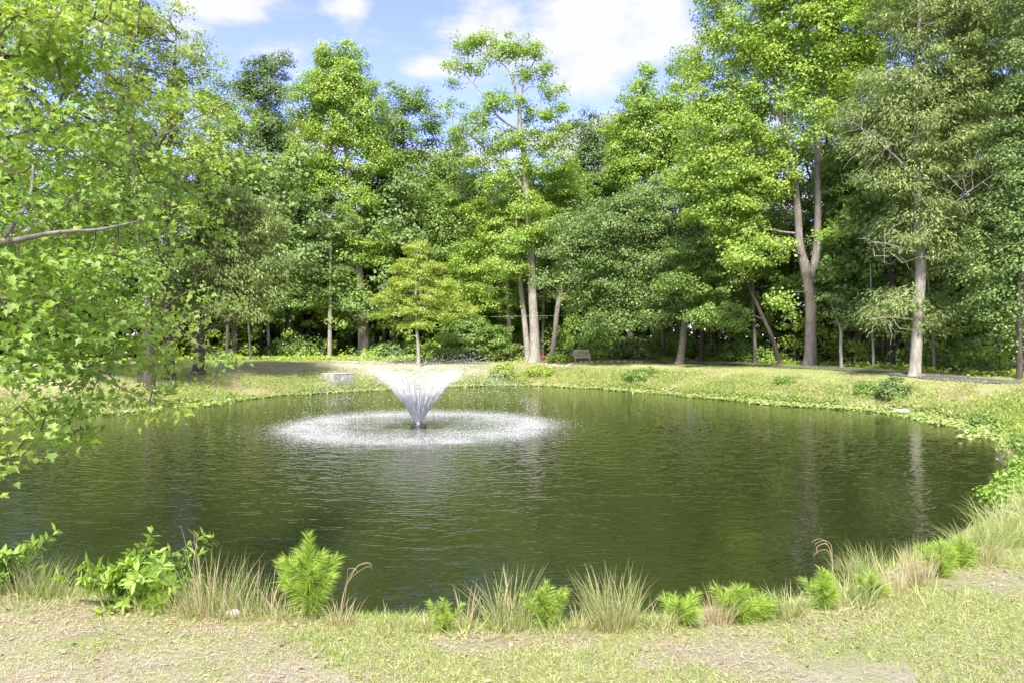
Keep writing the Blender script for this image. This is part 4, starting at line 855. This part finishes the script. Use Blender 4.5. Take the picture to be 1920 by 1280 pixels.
wax('large leafy bush with lance shaped leaves on the left bank', 245, 1128, tips, 841)
wax('leafy sprig with lance shaped leaves at the left edge', 8, 1105, [(g.uniform(-.12, .14), g.uniform(.1, .36)) for _ in range(16)], 842)
# right-hand bank weeds (round leaves) by the water
for x, y, r_, h_, m_, lab, sd in ((9.4, 11.7, .7, .55, 'wax', 'yellow green leafy weeds spilling down the bank at the right edge', 851), (11.4, 14.3, .8, .6, 'mid', 'darker leafy weeds above the water at the right edge', 852), (7.2, 9.8, .4, .35, 'lime', 'small round leafed weeds low on the right shore', 853),
                                  (8.3, 10.8, .5, .42, 'wax', 'bright leafy weed clump between the lowest and the yellow green weeds on the right shore', 854), (13.6, 16.3, .8, .5, 'limey', 'pale weed clump on the bank where the right shore turns', 855), (10.5, 12.9, .6, .45, 'lime', 'bright weed clump between the yellow green and darker weeds on the right shore', 856)):
    bush('weed_clump', lab, x, y, r_, h_, m_, 60, 60, .06, sd, cr=.16, cat='weeds')

# ------------------------------------------------------------------ the near maple, reaching in from the left
def near_maple():
    g = np.random.default_rng(21)
    L_ = [(60, 80, 5.6, 110, 100), (180, 120, 6, 100, 100), (290, 190, 7, 80, 60), (390, 200, 8, 65, 40), (430, 290, 8, 45, 40), (330, 310, 7, 90, 60), (200, 280, 6, 110, 80), (60, 250, 5, 100, 90), (120, 390, 5.2, 120, 55),
          (260, 410, 6, 100, 45), (370, 370, 7, 60, 36), (390, 430, 7, 40, 26), (60, 500, 4.6, 100, 60), (190, 510, 5, 95, 40), (150, 20, 6.5, 110, 60), (20, 30, 5, 70, 80), (300, 450, 6.2, 60, 24), (385, 555, 6.4, 34, 18), (350, 580, 6.2, 40, 18),
          (270, 600, 5.6, 75, 34), (320, 640, 5.8, 36, 24), (392, 668, 6.0, 26, 9), (360, 675, 6, 24, 9), (160, 610, 5, 100, 50), (50, 610, 4.6, 80, 50), (130, 680, 4.9, 90, 36), (240, 680, 5.4, 55, 36), (250, 735, 5.2, 42, 22), (310, 765, 5.3, 26, 9),
          (200, 740, 5.2, 30, 26), (60, 690, 4.6, 70, 40), (100, 750, 4.6, 40, 24), (125, 815, 4.6, 26, 18), (85, 820, 4.6, 22, 14), (30, 770, 4.4, 40, 40), (20, 860, 4.4, 22, 14), (20, 400, 4.6, 60, 80), (450, 200, 8.4, 24, 14), (480, 300, 8.2, 14, 10), (60, -60, 5.5, 160, 60)]
    T = []
    for cx, cy, Y, rx, ry in L_:
        k_ = int(max(4, rx*ry*.0046*(1 if Y > 5 else 1.1)))
        d = g.normal(size=(k_, 3)); d /= np.linalg.norm(d, axis=1)[:, None]; d *= (g.random(k_)**.4)[:, None]
        c = W(cx, cy, Y); s = Y/1280; T.append(c+d*[rx*s, .75, ry*s])
    T.append(np.array([-6.3, 5.0, 5])+g.uniform(-1, 1, size=(160, 3))*[1.9, 2.0, 2.2])
    T = np.vstack(T)
    bx, by = -7.4, 5.2; z0 = gz(bx, by)
    tr = [np.array([bx, by, z0-.1]), np.array([bx+.05, by, z0+1.2]), np.array([bx+.1, by+.05, z0+2.4]), np.array([bx+.3, by, 4.0]), np.array([bx+.4, by+.1, 6.2]), np.array([bx+.3, by, 8])]
    tP, tR = resample(tr, [.21, .17, .15, .12, .08, .03], .3)
    limbs = [([(-7.3, 5.2, 1.6), W(-160, 470, 5.2), W(0, 455, 4.5), W(100, 437, 4.5), W(190, 430, 4.7), W(260, 415, 5.1)], .05),
             ([(-7.2, 5.2, 2.4), W(-100, 350, 5.4), W(60, 240, 5.6), W(180, 120, 6.0), W(210, 20, 6.4)], .04), ([W(0, 455, 4.5), W(60, 350, 4.7), (W(45, 190, 5.1)), W(5, 90, 5)], .018),
             ([(-7.3, 5.1, 1.3), W(-120, 600, 4.9), W(40, 640, 4.8), W(170, 700, 5), W(290, 755, 5.2)], .03), ([(-7.3, 5.2, 2.0), W(-80, 560, 5), W(120, 560, 5.3), W(290, 600, 5.8), W(390, 655, 6)], .03),
             ([W(-80, 470, 5.2), W(60, 430, 5.5), W(200, 320, 6), W(330, 240, 7), W(450, 180, 8.2)], .03), ([(-7.3, 5, 1.0), W(-150, 720, 4.6), W(20, 790, 4.5), W(110, 815, 4.6)], .022)]
    LP = [resample([np.array(q, float) for q in P], np.geomspace(r, r*.13, len(P)), .3) for P, r in limbs]
    root = thing('maple_tree', 'nearest maple reaching in from the left with large lobed leaves over the water', 'tree', tuple(tr[0]))
    recenter(mesh_obj('trunk', *tube(tP, tR, 12, g, .4)[:2], M['bark'], root, smooth_=True), root)
    for P, r in LP: recenter(mesh_obj('branch', *tube(P, r, 8, g)[:2], M['bark'], root, smooth_=True), root)
    start = np.vstack([tP[8:]]+[P[6:] for P, r in LP])
    p0, p1, r0, r1 = grow(g, start, T, .1, .15, rtip=.0026, rmax=.03, expo=.42, arch=.05)
    tw = recenter(mesh_obj('twigs', *frusta(p0, p1, r0, r1, 5)[:2], M['twig'], root), root); tag(tw, kind='stuff')
    nper = 19; n_ = len(T)*nper; ti = np.repeat(np.arange(len(T)), nper)
    od = {}
    d = g.normal(size=(n_, 3))*[1, 1, .7]; d /= np.linalg.norm(d, axis=1)[:, None]; off = d*(.03+.15*g.random(n_))[:, None]
    pos = T[ti]+off; pos[:, 2] -= .03
    dr = d*.9+g.normal(size=(n_, 3))*.25+[.12, 0, -.75]; nr = g.normal(size=(n_, 3))*.6+[-.1, -.35, .85]+d*.4
    s = .034+.036*g.random(n_)
    v = np.clip(.4*g.random(len(T))[ti]+.6*g.random(n_), 0, 1); u = np.clip(.3+.5*g.random(len(T))[ti]+.3*g.random(n_), 0, 1.2)
    V, Fs, A = scatter(MAPLE, pos, frames(nr, dr), s*(.55+.55*g.random(n_)), s, v, u)
    recenter(mesh_obj('crown', V, Fs, M['maple'], root, attr=A), root)
near_maple()

# ------------------------------------------------------------------ fountain
m, n, t, o = mat('spray')
df = n('ShaderNodeBsdfDiffuse', {'Color': (.97, .97, .97, 1)}); tl = n('ShaderNodeBsdfTranslucent', {'Color': (.97, .97, .97, 1)})
t.links.new(n('ShaderNodeMixShader', {0: .5, 1: df.outputs[0], 2: tl.outputs[0]}).outputs[0], o.inputs[0]); M['spray'] = m
fo_ = thing('fountain', 'floating fountain throwing a white cone of spray over the pond', 'fountain', (FX, FY, WZ))
def droplets(g, pos, size):
    n_ = len(pos); T = np.array([(1, 1, 1), (1, -1, -1), (-1, 1, -1), (-1, -1, 1)])*.62
    Rm = frames(g.normal(size=(n_, 3)), g.normal(size=(n_, 3)))
    return scatter((T, [[0, 1, 2], [0, 3, 1], [0, 2, 3], [1, 3, 2]]), pos, Rm, size, size, g.random(n_))
g = np.random.default_rng(33)
vz, vr = 6.05, 3.15
def spray_pts(k, t0, t1, j0, j1, pw=1.0):
    tt = t0+(t1-t0)*g.random(k)**pw; a = (np.floor(g.random(k)*40)+g.normal(size=k)*(.12+.5*np.minimum(1, tt/.6)))*6.283/40; sc_ = 1+g.normal(size=k)*.03; jt = j0+(j1-j0)*tt/1.24
    a = a+.0*tt; r_ = .07+vr*tt*(1+g.normal(size=k)*.10); z_ = .12+vz*sc_*tt-4.9*tt*tt
    P = np.stack([np.cos(a)*r_, np.sin(a)*r_, z_], 1)+g.normal(size=(k, 3))*jt[:, None]
    return P[P[:, 2] > .0], tt
P1, _ = spray_pts(6000, .02, .2, .012, .10)
P2, _ = spray_pts(11000, .08, .42, .015, .11)
P3, _ = spray_pts(10000, .3, 1.24, .03, .30)
rad = g.random(len(P1))
V, Fs, A = merge([droplets(g, P1, .008+.010*g.random(len(P1))), droplets(g, P2, .008+.010*g.random(len(P2))**2), droplets(g, P3, .006+.010*g.random(len(P3))**2)])
tag(mesh_obj('spray', V, Fs, M['spray'], fo_, attr=A), kind='stuff')
k_ = 7000; a = g.random(k_)*6.283; r_ = np.abs(3.65+.22*np.sin(3*a+1)+.15*np.sin(8*a)+g.normal(size=k_)*.7); z_ = np.abs(g.normal(size=k_))*.07
P4 = np.stack([np.cos(a)*r_, np.sin(a)*r_, z_+.005], 1)
V, Fs, A = droplets(g, P4, .006+.008*g.random(k_)); tag(mesh_obj('splash_ring', V, Fs, M['spray'], fo_, attr=A), kind='stuff')
def lathe(prof, k=24):
    pr = np.array(prof, float); th = np.arange(k)/k*2*math.pi
    V = np.stack([pr[:, :1]*np.cos(th), pr[:, :1]*np.sin(th), np.repeat(pr[:, 1:], k, 1)], -1).reshape(-1, 3)
    i = np.arange(len(pr)*k).reshape(len(pr), k); j = np.roll(i, -1, 1); return V, [np.stack([i[:-1], j[:-1], j[1:], i[1:]], -1).reshape(-1, 4)]
blk = plain('black_plastic', (.03, .03, .035), .4, (.05, .05, .055))
mesh_obj('float', *lathe([(.0, .02), (.10, .02), (.13, .05), (.24, .055), (.28, .03), (.27, -.05), (.15, -.1), (0, -.1)]), blk, fo_, smooth_=True)
mesh_obj('nozzle', *lathe([(0, .12), (.08, .12), (.10, .09), (.12, .0)]), plain('grey_metal', (.35, .36, .38), .35, None, 8, .8), fo_, smooth_=True)

def mist(name, prof, dens_):
    m, n, t, o = mat(name); v = n('ShaderNodeVolumeScatter', {'Color': (.995, .995, .995, 1), 'Density': dens_, 'Anisotropy': .0}); t.links.new(v.outputs[0], o.inputs['Volume'])
    pr = np.array(prof); return tag(mesh_obj(name, *lathe(np.vstack([pr, pr[:1]]), 40)[:2], m, fo_, smooth_=True), kind='stuff')
def tj(t_, f1, f2): return [.06+vr*t_*f1, .10+vz*f2*t_-4.9*t_*t_]
g = np.random.default_rng(44); js = []
for q in range(64):
    a = q/64*2*math.pi+g.normal()*.05; te = g.uniform(.20, .42); tt = np.linspace(0, te, 16); f1 = 1+g.normal()*.05; f2 = 1+g.normal()*.02
    r_ = .06+vr*tt*f1; z_ = .08+vz*f2*tt-4.9*tt*tt; P = np.stack([np.cos(a)*r_, np.sin(a)*r_, z_], 1)+np.cumsum(g.normal(size=(16, 3))*.006, 0)
    js.append(tube(P, np.interp(tt/te, [0, .25, 1], [.018, .021, .004])*(1+.45*g.normal(size=16)).clip(.3, 1.8), 6))
tag(mesh_obj('jets', *merge(js)[:2], M['spray'], fo_, smooth_=True), kind='stuff')
mist('spray_mist', [tj(t_, 1.07, .98) for t_ in np.linspace(.08, .30, 9)]+[tj(t_, .90, 1.02) for t_ in np.linspace(.30, .08, 9)], .55)
mist('spray_mist', [tj(t_, 1.16, .95) for t_ in np.linspace(.16, .38, 9)]+[tj(t_, .82, 1.04) for t_ in np.linspace(.38, .16, 9)], .10)
mist('spray_mist', [tj(t_, 1.22, .93) for t_ in np.linspace(.26, .50, 9)]+[tj(t_, .72, 1.05) for t_ in np.linspace(.50, .26, 9)], .022)
mist('splash_mist', [(2.3, .012), (4.9, .012), (4.5, .14), (3.7, .24), (2.7, .12)], .05)
mist('splash_mist', [(3.2, .014), (4.4, .014), (4.1, .10), (3.7, .16), (3.4, .08)], .07)

# ------------------------------------------------------------------ small built things
def boxm(cx, cy, cz, sx, sy, sz, bev=0):
    c = np.array([(x, y, z) for z in (-.5, .5) for y in (-.5, .5) for x in (-.5, .5)])*[sx, sy, sz]+[cx, cy, cz]
    return c, [np.array([[0, 2, 3, 1], [4, 5, 7, 6], [0, 1, 5, 4], [1, 3, 7, 5], [3, 2, 6, 7], [2, 0, 4, 6]])], {}
def addbox(name, m_, parent, *bs, bev=.004):
    V, Fs, A = merge([boxm(*b) for b in bs]); o_ = mesh_obj(name, V, Fs, m_, parent)
    b = o_.modifiers.new('bevel', 'BEVEL'); b.width = bev; b.segments = 2; return o_
wood = plain("weathered_teak", (.80, .66, .52), .8, (.6, .47, .36), 12)
bx, by = W(1091, 0, 49.0)[:2]
bn = thing('garden_bench', 'small slatted wooden bench at the edge of the woods', 'bench', (bx, by, gz(bx, by)-.01)); bn.rotation_euler = (0, 0, R(6))
for sx in (-.54, .54):
    addbox('leg', wood, bn, (sx, -.24, .30, .055, .055, .60)); addbox('leg', wood, bn, (sx, .24, .45, .055, .055, .90))
    addbox('armrest', wood, bn, (sx, -.03, .625, .07, .50, .03))
addbox('seat', wood, bn, *[(0, -.23+.1*k_, .425, 1.02, .08, .025) for k_ in range(5)], (0, -.245, .37, 1.02, .03, .07), (0, .19, .37, 1.02, .03, .07))
addbox('backrest', wood, bn, (0, .24, .88, 1.02, .04, .07), (0, .24, .50, 1.02, .04, .05), *[(-.44+.11*k_, .24, .685, .055, .02, .315) for k_ in range(9)])
# red ornament on a stake
rx_, ry_ = W(1019, 0, 49)[:2]; ro = thing('garden_ornament', 'small red ornament on a white stake beside the pale double trunk', 'ornament', (rx_, ry_, gz(rx_, ry_)))
mesh_obj('stake', *lathe([(.015, 0), (.015, .3)], 8), plain('white_paint', (.7, .7, .68)), ro)
mesh_obj('body', *lathe([(0, .22), (.08, .24), (.12, .32), (.13, .42), (.11, .50), (.05, .55), (.04, .58), (0, .6)], 14), plain('red_paint', (.55, .03, .03), .4, (.4, .02, .02)), ro, smooth_=True)
# stone edging, one stone after another
stone = plain('edging_stone', (.55, .52, .47), .9, (.36, .33, .3), 9)
st_path = catmull([(W(1012, 0, 48.3)[0], 48.4), (W(1040, 0, 47)[0], 47.3), (W(1062, 0, 46.5)[0], 46.8), (W(1075, 0, 47.5)[0], 47.8), (W(1110, 0, 48)[0], 48.2), (W(1160, 0, 48)[0], 48), (W(1200, 0, 47.5)[0], 47.2)], 8, False)
g = np.random.default_rng(64); ded = 0; last = None; sm_ = None
for q in st_path:
    if last is not None and np.linalg.norm(q-last) < .27: continue
    last = q
    if sm_ is None:
        V, Fs, A = boxm(0, 0, .06, .26, .16, .16); o_ = mesh_obj('edging_stone', V, Fs, stone); b = o_.modifiers.new('bevel', 'BEVEL'); b.width = .035; b.segments = 3; sm_ = o_
    else: o_ = sm_.copy(); COL.objects.link(o_)
    o_.location = (q[0], q[1], gz(q[0], q[1])-.02); o_.rotation_euler = (g.normal()*.06, g.normal()*.06, g.normal()*.35); o_.scale = (.85+.25*g.random(), .8+.5*g.random(), .7+.5*g.random())
    tag(o_, 'pale stone in the low edging line in front of the bench', 'edging stone', 'stones edging the bed by the bench')
# concrete outlet at the water's edge
conc = plain('weathered_concrete', (.40, .39, .36), .9, (.20, .195, .175), 2.2)
x0, y0 = W(632, 0, 39.2)[:2]; ob = thing('concrete_outlet', 'square pale concrete drain box in the far left bank', 'drain', (x0, y0, WZ+.28)); ob.rotation_euler = (0, 0, R(-40)); ob.scale = (.78, .78, .72)
addbox('front_wall', conc, ob, (.0, -.75, .44, 1.3, .14, .98), bev=.012); addbox('side_wall', conc, ob, (-.72, .0, .44, .14, 1.64, .98), bev=.012); addbox('side_wall', conc, ob, (.72, .0, .44, .14, 1.64, .98), bev=.012)
addbox('cover_slab', plain('slab', (.46, .45, .42), .9, (.28, .27, .25), 3), ob, (0, .05, .975, 1.62, 1.75, .07), bev=.012)
mesh_obj('outlet_pipe', *tube([(.05, -.8, .12), (.05, -1.05, .1), (.05, -1.1, .1)], [.11, .11, .09], 14)[:2], blk, ob)
# pale kerb line in the far lawn
kx = np.linspace(W(590, 0, 46.5)[0], W(760, 0, 48)[0], 13); V, Fs, A = merge([boxm((kx[i]+kx[i+1])/2, 46.5+i*.06, gz(kx[i], 46.5)+.015, kx[1]-kx[0]-.02, .16, .09) for i in range(12)])
tag(mesh_obj('kerb_edging', V, Fs, conc), 'low pale concrete edging line in the lawn left of the fountain', 'kerb')
# wire through the trees
tag(mesh_obj('overhead_wire', *tube([W(920, 594, 49.6), W(1000, 592.5, 49.6), W(1080, 592, 49.6), W(1250, 590, 49.6)], [.007]*4, 5)[:2], plain('wire', (.6, .6, .6))), 'thin pale wire strung between the trunks above the bench', 'wire')
# log and rocks at the water line
lx, ly = W(1210, 0, 39.3)[:2]; lg = tube([(lx-1.0, ly+.5, WZ+.03), (lx-.3, ly+.15, WZ+.05), (lx+.6, ly-.25, WZ+.04)], [.09, .1, .07], 10, g)
tag(mesh_obj('floating_log', *lg[:2], M['barkd'], smooth_=True), 'dark log lying at the water line on the far shore', 'log')
def rock(label, x, y, z, sx, sy, sz, seed, m_):
    g = np.random.default_rng(seed); k = 14; v = []
    for i in range(7):
        ph = -math.pi/2+math.pi*i/6
        for j in range(k):
            th = 2*math.pi*j/k; f = 1+.22*math.sin(2*th+seed)*math.cos(ph)+g.normal()*.06; v.append((math.cos(th)*math.cos(ph)*sx*f, math.sin(th)*math.cos(ph)*sy*f, math.sin(ph)*sz*f))
    i = np.arange(7*k).reshape(7, k); j = np.roll(i, -1, 1)
    o_ = mesh_obj('rock', np.array(v), [np.stack([i[:-1], j[:-1], j[1:], i[1:]], -1).reshape(-1, 4)], m_); o_.location = (x, y, z); tag(o_, label, 'rock')
rk = plain('pale_rock', (.50, .42, .36), .9, (.3, .26, .23), 6)
q = W(1694, 773, 26.9); rock('long flat pinkish rock at the water line of the right bank', q[0], q[1], WZ+.04, .42, .22, .11, 3, rk)
q = W(1893, 806, 21.5); rock('grey rock at the water line near the right edge', q[0], q[1], WZ+.05, .24, .18, .14, 5, plain('grey_rock', (.4, .4, .4), .9, (.22, .22, .22), 6))
x, y, z = near_pos(437, 1140); rock('pale broken rock among the grass left of the big pine seedling', x, y, z+.02, .045, .035, .035, 8, rk)
# dead twiggy branches hanging by the right oak are part of fallen limbs caught in it
